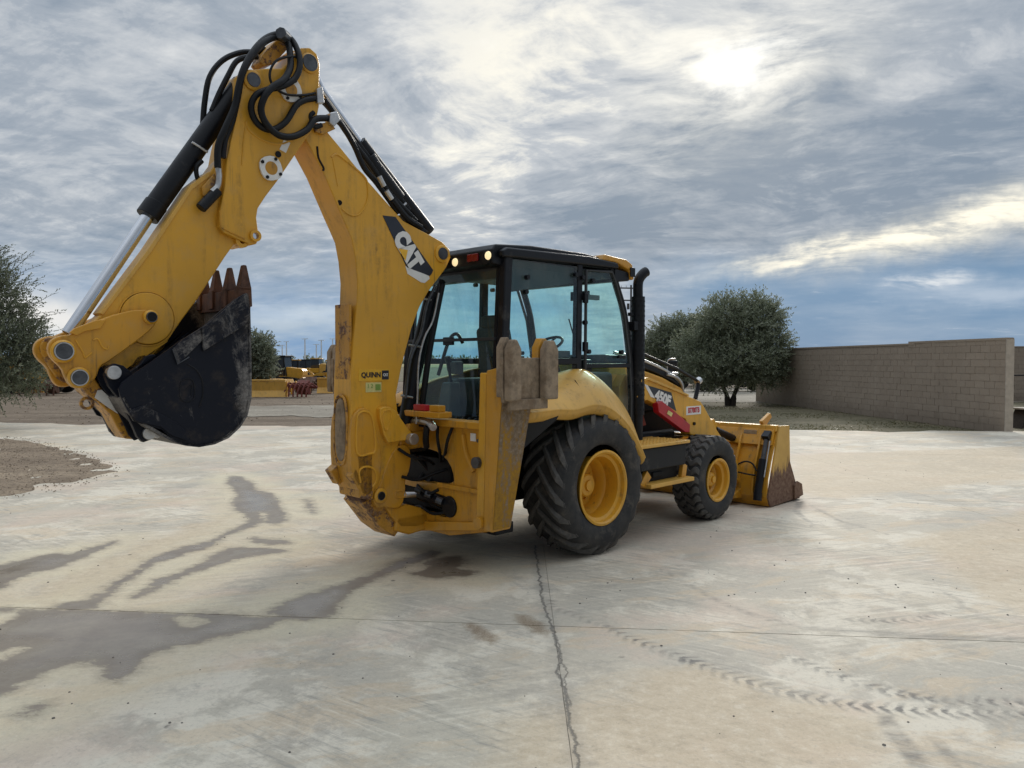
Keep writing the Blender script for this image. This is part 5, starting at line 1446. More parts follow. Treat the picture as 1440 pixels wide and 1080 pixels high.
# plate with two openings assembled from an outline ring (upper hole and lower hole)
outer = [(-.95, .40), (-.97, 1.30), (.97, 1.30), (.95, .40), (.45, .29), (-.45, .29)]
bm = bmesh.new()
def loop(pts): 
    vs = [bm.verts.new((-1.34, a, b)) for a, b in pts]
    return [bm.edges.new((vs[i], vs[(i+1) % len(vs)])) for i in range(len(vs))]
es = loop(outer)
es += loop(rounded(hole1, 1))
es += loop(rounded([(.50, .70), (-.36, .66), (-.50, .60), (-.52, .52), (-.44, .45), (-.20, .46), (.50, .44)], 1))
bmesh.ops.triangle_fill(bm, edges=es, use_beauty=True)
# drop triangles that fell inside the holes
def inside(p, poly):
    c = False; n = len(poly); j = n-1
    for i in range(n):
        if (poly[i][1] > p[1]) != (poly[j][1] > p[1]) and p[0] < (poly[j][0]-poly[i][0])*(p[1]-poly[i][1])/(poly[j][1]-poly[i][1]+1e-12)+poly[i][0]: c = not c
        j = i
    return c
hh = [rounded(hole1, 1), rounded([(.50, .70), (-.36, .66), (-.50, .60), (-.52, .52), (-.44, .45), (-.20, .46), (.50, .44)], 1)]
dl = [f for f in bm.faces if any(inside((f.calc_center_median().y, f.calc_center_median().z), h) for h in hh)]
bmesh.ops.delete(bm, geom=dl, context='FACES')
ext = bmesh.ops.extrude_face_region(bm, geom=bm.faces[:])
bmesh.ops.translate(bm, vec=(.10, 0, 0), verts=[g for g in ext['geom'] if isinstance(g, bmesh.types.BMVert)])
bmesh.ops.recalc_face_normals(bm, faces=bm.faces)
me = bpy.data.meshes.new('rear_frame'); bm.to_mesh(me); bm.free()
o = link_obj('rear_frame', me, 'yellow_dirty', BL)
b = o.modifiers.new('bevel', 'BEVEL'); b.width = .008; b.segments = 2; b.limit_method = 'ANGLE'; b.angle_limit = R(45)
MB().box(-1.40, -1.22, -.97, .97, 1.30, 1.365).build('frame_top_rail', 'yellow_dirty', BL, .012)
MB().hexa([(-1.375, .45, .20), (-1.345, .45, .20), (-1.345, .45, .30), (-1.375, .45, .30)], [(-1.375, -.93, .415), (-1.345, -.93, .415), (-1.345, -.93, .49), (-1.375, -.93, .49)]).build('frame_bottom_rail', 'yellow_dirty', BL, .008)
MB().box(-1.365, -1.342, -.90, -.30, .73, .77).build('frame_rib', 'yellow_dirty', BL, .005)
MB().box(-1.22, -.98, -.92, .92, 1.06, 1.30).box(-1.23, -1.0, -.95, .95, .35, .45).build('rear_crossmember', 'deep', BL, .01)
MB().box(-1.0, -.9, -.80, .80, .40, 1.12).build('rear_bulkhead', 'deep', BL, .01)
MB().tube([(-1.35, -.66, 1.24), (-1.35, -.70, 1.08), (-1.35, -.80, .92)], .022, 6).build('frame_gusset', 'yellow_dirty', BL)
MB().box(-1.346, -1.341, -.82, -.75, 1.19, 1.26).build('small_label', 'white', BL)
# swing cylinders seen in the lower opening
MB().tube([(-1.30, -.48, .58), (-1.33, -.02, .62)], .062, 16, False).build('swing_cylinder', 'black', BL)
MB().tube([(-1.32, -.10, .63), (-1.40, .18, .60)], .03, 12, False).build('swing_rod', 'steel', BL)
MB().cyl((-1.36, -.46, .56), (-1.28, -.46, .56), .10).build('swing_cylinder_eye', 'black', BL, .01)
for pts in ([(-1.30, .1, .98), (-1.22, -.05, .80), (-1.30, -.1, .70), (-1.25, -.2, .6)], [(-1.26, .2, .95), (-1.20, .05, .86), (-1.28, .05, .74), (-1.22, -.1, .60)],
            [(-1.3, .05, .72), (-1.37, -.05, .66), (-1.34, -.2, .56), (-1.28, -.3, .50)], [(-1.2, -.3, 1.1), (-1.22, -.2, .95), (-1.2, -.1, .8), (-1.3, 0, .7)]):
    MB().tube(pts, .022, 8).build('hydraulic_hose', 'hose', BL)
for pts in ([(-1.36, -.52, 1.30), (-1.40, -.50, 1.18), (-1.36, -.42, 1.06), (-1.28, -.30, .98)], [(-1.38, -.34, 1.33), (-1.42, -.38, 1.20), (-1.36, -.34, 1.06), (-1.26, -.24, .95)],
            [(-1.70, -.16, 1.10), (-1.58, -.20, 1.02), (-1.42, -.22, .98), (-1.28, -.15, .92)], [(-1.66, -.16, .84), (-1.52, -.20, .80), (-1.38, -.24, .84), (-1.25, -.30, .88)],
            [(-1.34, -.30, .70), (-1.40, -.22, .66), (-1.40, -.08, .70), (-1.34, .05, .66)], [(-1.34, -.40, .50), (-1.40, -.28, .48), (-1.40, -.12, .52), (-1.36, .02, .50)]):
    MB().tube(pts, .015, 8).build('hydraulic_hose', 'hose', BL)
for p_ in ((-1.37, -.36, .60), (-1.37, -.20, .64), (-1.37, -.05, .66)):
    MB().cyl((p_[0], p_[1]-.03, p_[2]), (p_[0]-.03, p_[1]+.02, p_[2]+.02), .035, n=8).build('hose_fitting', 'pin', BL, .004)
for a_, z_ in ((-.86, 1.20), (-.86, .55), (.86, 1.2), (-.60, .42), (-.90, .86)):
    MB().cyl((-1.36, a_, z_), (-1.338, a_, z_), .018, n=6).build('frame_bolt', 'pin', BL)
# valve bank and bracket parts under the cab sill
MB().box(-1.52, -1.36, -.52, .02, 1.385, 1.44).build('valve_tray', 'yellow_dirty', BL, .01)
MB().box(-1.50, -1.44, -.30, -.12, 1.44, 1.50).build('valve_cap', 'red', BL, .01)
MB().box(-1.50, -1.42, -.50, -.36, 1.44, 1.50).build('tray_end', 'yellow_dirty', BL, .008)
MB().tube([(-1.50, -.42, 1.30), (-1.46, -.30, 1.335), (-1.44, -.10, 1.34), (-1.44, .05, 1.30)], .035, 10).build('swing_lock_rod', 'steel', BL)
MB().tube([(-1.48, -.30, 1.30), (-1.46, -.26, 1.18), (-1.42, -.22, 1.1)], .03, 10).build('hydraulic_hose', 'hose', BL)
for k in range(6):
    a_ = -.55+k*.09
    MB().tube([(-1.04, a_, 1.33), (-1.10, a_+.02, 1.25), (-1.12, a_-.03, 1.36), (-1.2, a_-.05, 1.30)], .016, 8).build('hydraulic_hose', 'hose', BL)

# ---------------- stabilisers
def stabiliser(s_):
    def q(F, L, Z): return (F, s_*L, Z)
    a = [q(-1.44, 1.02, .44), q(-1.22, 1.02, .44), q(-1.22, 1.13, .44), q(-1.44, 1.13, .44)]
    b = [q(-1.44, 1.06, 1.82), q(-1.02, 1.06, 1.82), q(-1.02, 1.27, 1.86), q(-1.44, 1.27, 1.86)]
    MB().hexa(a, b).build('stabiliser_leg', 'yellow_dirty', BL, .01)
    # outer sleeve post on the frame side
    a = [q(-1.42, .90, .44), q(-1.24, .90, .44), q(-1.24, 1.00, .44), q(-1.42, 1.00, .44)]
    b = [q(-1.42, .955, 1.80), q(-1.26, .955, 1.80), q(-1.26, 1.04, 1.80), q(-1.42, 1.04, 1.80)]
    MB().hexa(a, b).build('stabiliser_cylinder_guard', 'yellow', BL, .01)
    # muddy outer face
    MB().hexa([q(-1.435, 1.133, .46), q(-1.225, 1.133, .46), q(-1.225, 1.139, .46), q(-1.435, 1.139, .46)], [q(-1.435, 1.268, 1.80), q(-1.04, 1.268, 1.80), q(-1.04, 1.276, 1.80), q(-1.435, 1.276, 1.80)]).build('mud_cake', 'mud_yellow', BL, .003)
    MB().cyl(q(-1.47, .97, .50), q(-1.38, .97, .50), .055).build('stabiliser_pivot', 'yellow_dirty', BL, .006)
    MB().cyl(q(-1.46, .93, 1.02), q(-1.40, .93, 1.02), .05).build('cylinder_pin', 'pin', BL, .004)
    # street pad, folded up, rubber pads outwards
    f0, f1 = -1.49, -.89
    MB().prism([(f0+.02, 1.55), (f0, 1.66), (f0, 1.93), (f1, 1.93), (f1, 1.66), (f1-.06, 1.55)], s_*1.27, s_*1.31).build('stabiliser_pad', 'mud', BL, .01)
    for k, (x0, x1) in enumerate(((f0, f0+.14), (f1-.17, f1))):
        MB().prism([(x0, 1.57), (x0, 2.00), (x0+.05, 2.08), (x1-.05, 2.08), (x1, 2.00), (x1, 1.57)], s_*1.32, s_*1.40).build('pad_block', 'mud', BL, .018, 3)
        MB().prism([(x0+.01, 1.60), (x0+.01, 2.02), (x0+.06, 2.10), (x1-.06, 2.10), (x1-.01, 2.02), (x1-.01, 1.60)], s_*1.22, s_*1.30).build('pad_backing', 'yellow_dirty' if k else 'mud', BL, .008)
    MB().box(f0+.05, f1-.08, s_*1.31, s_*1.345, 1.49, 1.58).build('pad_toe', 'mud', BL, .01)
stabiliser(-1); stabiliser(1)

# ---------------- boom
bR = [(428, 192), (436, 176), (448, 172), (457, 181), (482, 211), (511, 247), (548, 289), (567, 310), (585, 320), (604, 330), (622, 340), (632, 350), (634, 362), (628, 376), (620, 387),
      (604, 408), (590, 432), (579, 462), (571, 492), (564, 520), (557, 556), (559, 578), (567, 595), (562, 622), (536, 690), (521, 703), (508, 687), (496, 655), (493, 600), (494, 534), (497, 480),
      (502, 425), (503, 396), (500, 364), (495, 337), (487, 318), (479, 300), (455, 243)]
plate('boom', S(bR, -.14), -.14, .14, 'yellow', BL, .010)
boom = bpy.data.objects['boom']
# cast relief
bead([(466, 221), (472, 217), (480, 221), (511, 247), (517, 262), (516, 284), (505, 301), (492, 302), (480, 293)], -.141, .009, closed=False)
bead([(468, 224), (475, 262)], -.141, .004, closed=False)
MB().cyl(P3(477.5, 285, 'L', -.13), P3(477.5, 285, 'L', -.146), .022).build('boom_port', 'deep', BL)
MB().tube(V3([(446, 206), (448, 222), (455, 236), (454, 240)], -.142), .009, 6).build('drip_stain', 'deep', BL)
def pin(px, py, L, r, mat='pin', ring=None, t=.02, name='pivot_pin', n=28):
    c = P3(px, py, 'L', L)
    if ring: MB().lathe([(ring, 0), (ring, t*.6), (ring-.012, t), (r, t), (r, 0)], (c.x, c.y, c.z), 'L', -1, n).build('pin_boss', 'yellow', BL)
    MB().cyl((c.x, L+.02, c.z), (c.x, L-t*1.25, c.z), r, n=n).build(name, mat, BL, .004)
    if ring: MB().lathe([(r*.98, 0), (r*.98, t*1.35), (r*.86, t*1.35), (r*.86, 0)], (c.x, L, c.z), 'L', -1, n).build('retaining_ring', 'steel' if mat == 'pin' and L < -.19 else 'pin', BL)
    return c
pin(621, 357, -.14, .058, 'pin', .085)
# decal with letters
MB().prism(S([(538, 303), (556, 305), (609, 380), (607, 385), (604, 388), (572, 376)], -.1415), -.1445, -.1405).build('brand_decal', 'decal_black', BL)
MB().prism(S([(570, 374), (603, 388), (604, 392), (597, 398), (592, 397), (573, 385)], -.1415), -.1440, -.1405).build('decal_stripe', 'white', BL)
c0 = P3(560, 334, 'L', -.147); c1 = P3(584, 376, 'L', -.147)
u_ = (c1-c0).normalized(); v_ = Vector((-u_.z, 0, u_.x))
if v_.x < 0: v_ = -v_
cc = P3(573.5, 352.5, 'L', -.1475)
a_tri = [P3(570, 358, 'L', -.1462), P3(583, 349.5, 'L', -.1462), P3(577, 370, 'L', -.1462)]
v_ = Vector((-u_.z, 0, u_.x)); v_ = v_ if v_.z*0+v_.x > 0 else -v_
text_mesh('brand_lettering', 'CAT', .222, 'white', BL, cc, u_, v_, .019, 0, squash=.80)
tb = cc-v_*.082
MB().raw([tb-u_*.075+Vector((0, -.0025, 0)), tb+u_*.060+Vector((0, -.0025, 0)), tb-u_*.005+v_*.085+Vector((0, -.0025, 0))], [(0, 1, 2)]).build('decal_triangle', 'decal_yellow', BL, sharp=0)
# dealer sticker
def sticker(px0, py0, px1, py1, L, mat, name):
    a = P3(px0, py0, 'L', L); b = P3(px1, py1, 'L', L)
    MB().box(min(a.x, b.x), max(a.x, b.x), L-.0035, L, min(a.z, b.z), max(a.z, b.z)).build(name, mat, BL)
    return (a+b)/2
sticker(504, 519.5, 547.5, 535, -.140, 'decal_yellow', 'dealer_sticker')
k_ = sticker(537, 521, 546.5, 533.5, -.1437, 'decal_black', 'sticker_badge')
text_mesh('badge_lettering', 'CAT', .034, 'white', BL, (k_.x, -.1485, k_.z), (1, 0, 0), (0, 0, 1), .001, squash=.8)
k_ = P3(522, 527.5, 'L', -.1455)
text_mesh('sticker_lettering', 'QUINN', .062, 'decal_black', BL, (k_.x, -.1455, k_.z), (1, 0, 0), (0, 0, 1), .002, squash=1.0)
sticker(514, 538, 536, 551, -.140, 'decal_pale', 'inspection_label')
k_ = sticker(528, 540.5, 535, 548.5, -.1437, 'decal_green', 'label_patch')
text_mesh('label_print', '1 2', .05, 'decal_green', BL, P3(520.5, 543, 'L', -.1455), (1, 0, 0), (0, 0, 1), 0)
# rear face: wear strip, lower plate and rusty edges
def back_panel(name, pts, mat, off=.006):
    """pts in photo px on the rear face: solved on boom edge F by height"""
    pass
MB().box(-2.185, -2.160, -.115, .115, 1.62, 2.40).build('rear_wear_strip', 'yellow_worn', BL, .004)
st = rounded([(-.085, 1.02), (-.085, 1.50), (0, 1.60), (.085, 1.50), (.085, 1.02)], 2)
MB().prism(st, -2.215, -2.17, 'F').build('rear_cover_plate', 'mud', BL, .01)
bd = [(-2.205, x*1.18, z) for x, z in rounded([(-.085, 1.0), (-.085, 1.52), (0, 1.62), (.085, 1.52), (.085, 1.0)], 1)]
MB().tube(bd, .012, 6, True, 2, True).build('cover_rim', 'yellow_worn', BL)

# ---------------- swing casting at the boom foot
bead([(502, 637), (502, 590), (507, 580), (515, 579), (522, 584), (526, 600), (528, 632), (520, 638)], -.172, .010, 'yellow')
plate('boom_foot_casting', S([(494, 594), (502, 575), (517, 573), (526, 587), (531, 612), (537, 636), (536, 676), (524, 693), (513, 700), (500, 682), (494, 658)], -.17), -.17, .17, 'yellow_dirty', BL, .012, soft=1)
bead([(507, 679), (505, 664), (511, 657), (521, 657), (528, 663), (529, 676), (524, 685)], -.172, .010, 'yellow', closed=False)
plate('cylinder_bracket', S([(532, 576), (541, 571), (553, 573), (564, 588), (577, 606), (584, 612), (580, 622), (571, 619), (556, 622), (543, 624)], -.19), -.19, .19, 'yellow', BL, .012, soft=1)
bead([(538, 582), (543, 577), (550, 578), (550, 588), (545, 604), (541, 602)], -.192, .007, 'yellow')
pin(577, 617, -.19, .052, 'steel', None, .05)
plate('swing_casting', S([(556, 628), (541, 660), (536, 680), (526, 694), (526, 708), (533, 716), (541, 713), (556, 716), (566, 712), (571, 690), (570, 676), (577, 660), (579, 640), (574, 624)], -.15), -.15, .15, 'yellow_dirty', BL, .014, soft=1)
pin(534.5, 697, -.15, .040, 'deep', .068)
plate('swing_foot', S([(541, 712), (556, 714), (572, 709), (600, 716), (602, 737), (585, 742), (563, 742), (550, 726)], -.13), -.13, .16, 'yellow_dirty', BL, .014)
bead([(556, 693), (562, 690), (570, 693), (569, 699), (558, 700)], -.152, .006, 'yellow_dirty')
MB().prism([(-2.05, .64), (-1.95, .72), (-1.78, .55), (-1.62, .36), (-1.70, .28), (-1.86, .40)], -.10, .22).build('under_plate', 'yellow_worn', BL, .01)
MB().prism([(-2.16, 1.10), (-2.12, .70), (-1.98, .66), (-1.98, 1.10)], -.17, .17).build('rear_casting', 'yellow_worn', BL, .015)
MB().prism([(-2.14, 1.02), (-2.27, .93), (-2.19, .80), (-2.10, .84)], .06, .17).build('bump_stop', 'yellow_worn', BL, .01)
MB().prism([(-2.16, .98), (-2.22, .90), (-2.14, .80), (-2.10, .84)], -.17, -.08).build('bump_stop', 'yellow_worn', BL, .01)
MB().cyl((-2.02, -.10, .70), (-2.02, .12, .70), .06).build('boom_foot_pin', 'rust', BL, .006)
MB().prism([(-1.72, .34), (-1.70, .47), (-1.30, .47), (-1.30, .30), (-1.55, .28)], -.13, .20).prism([(-1.66, 1.07), (-1.66, 1.20), (-1.30, 1.26), (-1.30, 1.09)], -.13, .13).build('swing_post', 'yellow_dirty', BL, .02)

# ---------------- boom cylinder between boom and cab
def cylpx(name, pts, L, r, mat, n=20):
    return MB().tube([P3(x, y, 'L', L) for x, y in pts], r, n, False).build(name, mat, BL, .004)
cylpx('boom_cylinder', [(608, 412), (585, 505), (569, 602)], .02, .070, 'black')
MB().tube([P3(*p, 'L', -.06) for p in [(612, 402), (600, 430), (592, 470), (577, 505), (570, 560)]], .016, 8).build('hydraulic_line', 'pin', BL)
MB().tube([P3(*p, 'L', -.16) for p in [(617, 412), (609, 450), (597, 475), (589, 510), (587, 560), (585, 596)]], .009, 8).build('hydraulic_line', 'steel', BL)
MB().tube([P3(*p, 'L', .1) for p in [(622, 395), (606, 440), (594, 500), (580, 560), (582, 600)]], .035, 10).build('hydraulic_hose', 'hose', BL)
MB().tube([P3(*p, 'L', -.10) for p in [(622, 400), (612, 450), (603, 500), (595, 560), (592, 600)]], .03, 10).build('hydraulic_hose', 'hose', BL)
for px, py in ((599, 421), (584, 487), (573, 558)):
    a = P3(px-9, py-2, 'L', -.055); b = P3(px+7, py+1, 'L', -.055)
    MB().tube([a, b], .011, 8, False).build('hose_clamp', 'steel', BL)
MB().prism(S([(596, 592), (603, 600), (604, 612), (585, 612), (570, 604), (572, 596)], -.05), -.10, .2).build('cylinder_foot', 'yellow_dirty', BL, .01)

# ---------------- stick cylinder and plumbing along the boom's upper edge
cylpx('stick_cylinder', [(603, 326), (536, 240), (505, 200)], 0, .066, 'black')
cylpx('stick_rod', [(505, 200), (452, 126), (437, 92)], 0, .036, 'chrome')
MB().tube([P3(*p, 'L', -.09) for p in [(585, 311), (548, 272), (524, 236), (497, 200), (470, 160), (456, 140)]], .026, 10).build('hydraulic_hose', 'hose', BL)
MB().tube([P3(*p, 'L', -.05) for p in [(575, 296), (540, 250), (515, 218), (490, 185), (462, 150), (452, 140)]], .028, 10).build('hydraulic_hose', 'hose', BL)
MB().tube([P3(*p, 'L', -.11) for p in [(560, 300), (530, 258), (512, 236), (498, 205), (482, 178), (472, 168)]], .024, 10).build('hydraulic_hose', 'hose', BL)
MB().tube([P3(*p, 'L', -.03) for p in [(517, 220), (524, 232), (560, 280)]], .075, 12, False).build('valve_block', 'black', BL, .01)
for p, q_ in (((533, 248), (540, 262)), ((543, 268), (551, 280))):
    MB().tube([P3(*p, 'L', -.17), P3(*q_, 'L', -.17)], .024, 8, False).build('hose_fitting', 'steel', BL)
MB().tube([P3(563, 293, 'L', -.09), P3(571, 286, 'L', -.09)], .012, 8, False).build('hose_clamp', 'steel', BL)
MB().tube([P3(552, 281, 'L', -.14), P3(572, 306, 'L', -.14), P3(592, 320, 'L', -.10)], .03, 8).build('hydraulic_hose', 'hose', BL)
MB().prism(S([(570, 300), (604, 326), (596, 328), (572, 313)], -.1), -.1, .1).build('boom_stop', 'black', BL, .01)

# ---------------- stick
sU = [(337, 117), (338, 106), (344, 100), (352, 98), (376, 96), (397, 96), (406, 88), (414, 76), (424, 67), (436, 67), (446, 76), (450, 90), (449, 128), (449, 150), (443, 178), (428, 199), (409, 227), (390, 255), (374, 276), (363, 293),
      (361, 306), (363, 322), (365, 334), (361, 343), (353, 345), (346, 341), (336, 337), (314, 327), (308, 318), (309, 296), (316, 262), (319, 226), (324, 200), (332, 165)]
plate('stick_upper_plate', S(sU, -.175), -.175, .175, 'yellow', BL, .010)
sLo = [(318, 214), (301, 228), (290, 243), (266, 262), (208, 350), (142, 439), (118, 462), (104, 480), (120, 500), (138, 512), (152, 536), (168, 524), (185, 522), (205, 512), (228, 500), (237, 478), (256, 450), (277, 422), (317, 361), (334, 337), (350, 320), (340, 240)]
plate('stick_lower_box', S([(x+(3.0 if 100 < y < 455 and x < 305 and k < 7 else 0), y+(2.0 if k < 7 else 0)) for k, (x, y) in enumerate(sLo)], -.13), -.13, .03, 'yellow', BL, .010)
plate('stick_top_strip', S([(294, 241), (269, 260), (208, 351), (141, 440), (145, 443), (213, 354), (271, 266), (295, 248)], -.14), -.14, .03, 'yellow_light', BL, .003)
# round boss where the link pivots
c_ = P3(207, 448, 'L', -.13); e_ = P3(207+38, 448, 'L', -.13)
rad = (e_-c_).length
MB().cyl((c_.x, -.125, c_.z), (c_.x, -.145, c_.z), rad*.97, n=48).build('link_boss', 'yellow', BL, .006)
MB().lathe([(rad*1.0, 0), (rad*1.0, .006), (rad*1.045, .006), (rad*1.045, 0)], (c_.x, -.13, c_.z), 'L', -1, 48).build('boss_rim', 'yellow', BL)
pin(355, 113, -.175, .055, 'pin', .078)
pin(434.5, 89, -.175, .068, 'pin', .080)
bead([(345, 172), (352, 185), (374, 199), (398, 202), (421, 189)], -.176, .008, closed=False)
bead([(347, 170), (343, 195), (340, 232)], -.176, .006, closed=False)
bead([(309, 296), (310, 316), (317, 323), (344, 336)], -.177, .006, closed=False, mat='yellow_dirty')
def flange(px, py, r):
    c = P3(px, py, 'L', -.175)
    pts = []
    for k in range(4):
        a = R(45+k*90+20)
        for d in (-.32, .32):
            pts.append((c.x+r*math.cos(a+d), c.z+r*math.sin(a+d)))
    mb = MB().prism(rounded(pts, 1), -.195, -.175); mb.build('port_flange', 'white', BL, .004)
    MB().cyl((c.x, -.180, c.z), (c.x, -.1965, c.z), r*.50, n=20).build('port_cover', 'yellow_dirty', BL)
    for k in range(4):
        a = R(45+k*90+20)
        MB().cyl((c.x+r*.80*math.cos(a), -.19, c.z+r*.80*math.sin(a)), (c.x+r*.80*math.cos(a), -.204, c.z+r*.80*math.sin(a)), .014, n=6).build('flange_bolt', 'deep', BL)
flange(380, 237, .105); flange(408, 127, .105)
c_ = P3(391, 217, 'L', -.175); MB().cyl((c_.x, -.17, c_.z), (c_.x, -.182, c_.z), .025).build('stick_port', 'deep', BL)
MB().prism(S([(399, 197), (408, 201), (402, 215), (393, 210)], -.176), -.179, -.174).build('stick_label', 'white', BL)
c_ = P3(358, 332, 'L', -.175)
MB().lathe([(.045, 0), (.045, .03), (.026, .03), (.026, 0)], (c_.x, -.17, c_.z), 'L', -1, 24).build('tow_eye', 'yellow', BL)
MB().cyl((c_.x, -.171, c_.z), (c_.x, -.1765, c_.z), .026).build('tow_eye_hole', 'chrome', BL)
c_ = P3(338, 339, 'L', -.12)
MB().lathe([(.055, -.02), (.055, .03), (.025, .03), (.025, -.02)], (c_.x, -.13, c_.z), 'L', -1, 24).build('tow_eye', 'yellow', BL)

# bucket cylinder
cylpx('bucket_cylinder', [(340, 118), (333, 128), (211, 300)], 0, .076, 'black', 28)
cylpx('bucket_rod', [(211, 300), (96, 470)], 0, .046, 'chrome', 24)
cylpx('bucket_cylinder_gland', [(220, 287), (207, 305)], 0, .082, 'black', 28)
MB().tube([P3(270, 200, 'L', -.075), P3(292, 214, 'L', -.075)], .010, 8, False).build('hose_clamp', 'steel', BL)
MB().tube([P3(*p, 'L', -.08) for p in [(284, 226), (276, 236), (279, 254), (290, 262)]], .018, 8).build('hydraulic_line', 'hose', BL)

# stick top bracket (brown, holding hose bundle)
MB().prism(S([(364, 80), (382, 60), (395, 56), (404, 66), (396, 76), (380, 92), (366, 96), (360, 90)], 0), -.06, .10).build('hose_bracket', 'yellow_worn', BL, .01)
MB().prism(S([(398, 78), (410, 70), (420, 72), (414, 90), (404, 94)], .05), .05, .17).build('hose_bracket', 'yellow_dirty', BL, .01)
# hoses over the elbow
def hosepx(pts, L, r=.024, n=10):
    r = r*.84
    if not hasattr(L, '__len__'): L = [L]*len(pts)
    return MB().tube([P3(x, y, 'L', l) for (x, y), l in zip(pts, L)], r, n).build('hydraulic_hose', 'hose', BL)
hosepx([(285, 178), (288, 142), (295, 108), (313, 85), (338, 74), (362, 73), (372, 68)], .06, .026)
hosepx([(298, 156), (308, 132), (321, 106), (333, 86), (350, 80), (362, 80)], -.02, .026)
hosepx([(306, 236), (307, 205), (318, 178), (330, 150), (336, 120), (344, 94), (358, 70), (374, 54), (394, 48), (410, 56), (420, 76), (421, 96), (413, 112), (397, 121), (377, 126), (360, 134), (353, 150), (358, 168), (370, 180), (385, 182), (402, 171), (416, 149), (428, 141), (444, 138)],
       [-.20, -.20, -.21, -.21, -.22, -.22, -.18, -.12, -.10, -.12, -.20, -.24, -.25, -.26, -.25, -.24, -.23, -.22, -.22, -.22, -.22, -.21, -.20, -.18], .030, 12)
hosepx([(312, 222), (316, 196), (326, 170), (334, 136), (340, 105), (352, 82), (368, 62), (388, 52), (404, 60), (408, 78), (408, 96), (399, 112), (384, 122), (372, 136), (367, 155), (375, 175), (392, 190), (412, 192), (432, 182), (443, 168), (462, 166)],
       [-.16, -.17, -.18, -.19, -.20, -.19, -.16, -.10, -.12, -.18, -.22, -.27, -.29, -.29, -.27, -.26, -.25, -.24, -.22, -.20, -.16], .032, 12)
hosepx([(418, 80), (403, 80), (388, 86), (380, 100), (381, 115), (390, 126), (404, 133), (425, 134), (443, 131)], [-.19, -.22, -.23, -.23, -.24, -.24, -.22, -.21, -.19], .012, 8)
hosepx([(441, 158), (436, 164), (442, 178), (452, 176)], -.17, .024)
MB().tube([P3(394, 46, 'L', -.16), P3(403, 54, 'L', -.10)], .050, 8, False).build('hose_clamp', 'pin', BL, .008)
MB().prism(S([(443, 126), (451, 122), (454, 146), (444, 146)], -.18), -.21, -.15).build('clamp_block', 'steel', BL, .006)
MB().prism(S([(460, 160), (470, 158), (475, 170), (466, 180), (459, 174)], -.15), -.20, -.12).build('hose_fitting', 'steel', BL, .01)
MB().prism(S([(440, 176), (462, 172), (470, 182), (452, 190), (442, 186)], -.145), -.17, -.14).build('elbow_bracket', 'yellow_worn', BL, .006)
# fitting and solenoid on the stick
MB().tube([P3(*p, 'L', -.19) for p in [(307, 236), (308, 248), (306, 262), (298, 270)]], .022, 10).build('hose_fitting', 'steel', BL)
MB().tube([P3(306, 268, 'L', -.18), P3(282, 293, 'L', -.18)], .040, 14, False).build('solenoid_valve', 'black', BL, .006)
MB().prism(S([(282, 264), (300, 244), (308, 262), (296, 280), (284, 276)], -.135), -.16, -.13).build('valve_mount', 'yellow_worn', BL, .006)

# ---------------- bucket linkage
lk = [(199, 433), (219, 442), (222, 453), (205, 471), (154, 508), (141, 515), (136, 531), (125, 543), (110, 547), (99, 543), (92, 531), (87, 517), (73, 505), (67, 493), (70, 480), (82, 472), (104, 470), (145, 446)]
plate('tipping_link', S(lk, -.20), -.20, -.145, 'yellow_dirty', BL, .01, soft=1)
plate('tipping_link', S(lk, -.20), .145, .20, 'yellow_dirty', BL, .01, soft=1)
pin(211, 446, -.20, .038, 'deep', .050, .03); pin(88, 494, -.20, .060, 'pin', .075, .03); pin(110, 531, -.20, .055, 'pin', .070, .03)
bead([(106, 478), (117, 496), (120, 503), (129, 496)], -.202, .005, closed=False)
bead([(131, 478), (138, 477), (144, 488), (151, 491), (153, 486)], -.202, .005, closed=False)
plate('link_collar', S([(98, 468), (104, 462), (135, 450), (150, 449), (142, 462), (120, 466), (108, 472)], -.215), -.215, -.19, 'yellow_dirty', BL, .006)
# power link down to the bucket
pk = [(103, 527), (118, 516), (134, 533), (152, 560), (176, 590), (196, 612), (190, 618), (176, 617), (165, 602), (155, 583), (138, 566), (120, 552)]
plate('power_link', S(pk, -.10), -.10, .10, 'yellow_worn', BL, .01)
plate('reflector_label', S([(137, 549), (143, 548), (154, 559), (167, 579), (166, 582), (152, 573), (133, 559)], -.102), -.104, -.099, 'white', BL, 0)
plate('link_fork', S([(52, 490), (60, 476), (78, 472), (90, 484), (100, 510), (108, 545), (97, 540), (80, 535), (66, 515)], .16), .12, .20, 'yellow_worn', BL, .01, soft=1)
c_ = P3(122, 567, 'L', -.05)
MB().lathe([(.046, -.012), (.046, .012), (.027, .012), (.027, -.012)], (c_.x, -.05, c_.z), 'L', -1, 20, closed=True).build('lifting_eye', 'yellow_worn', BL)

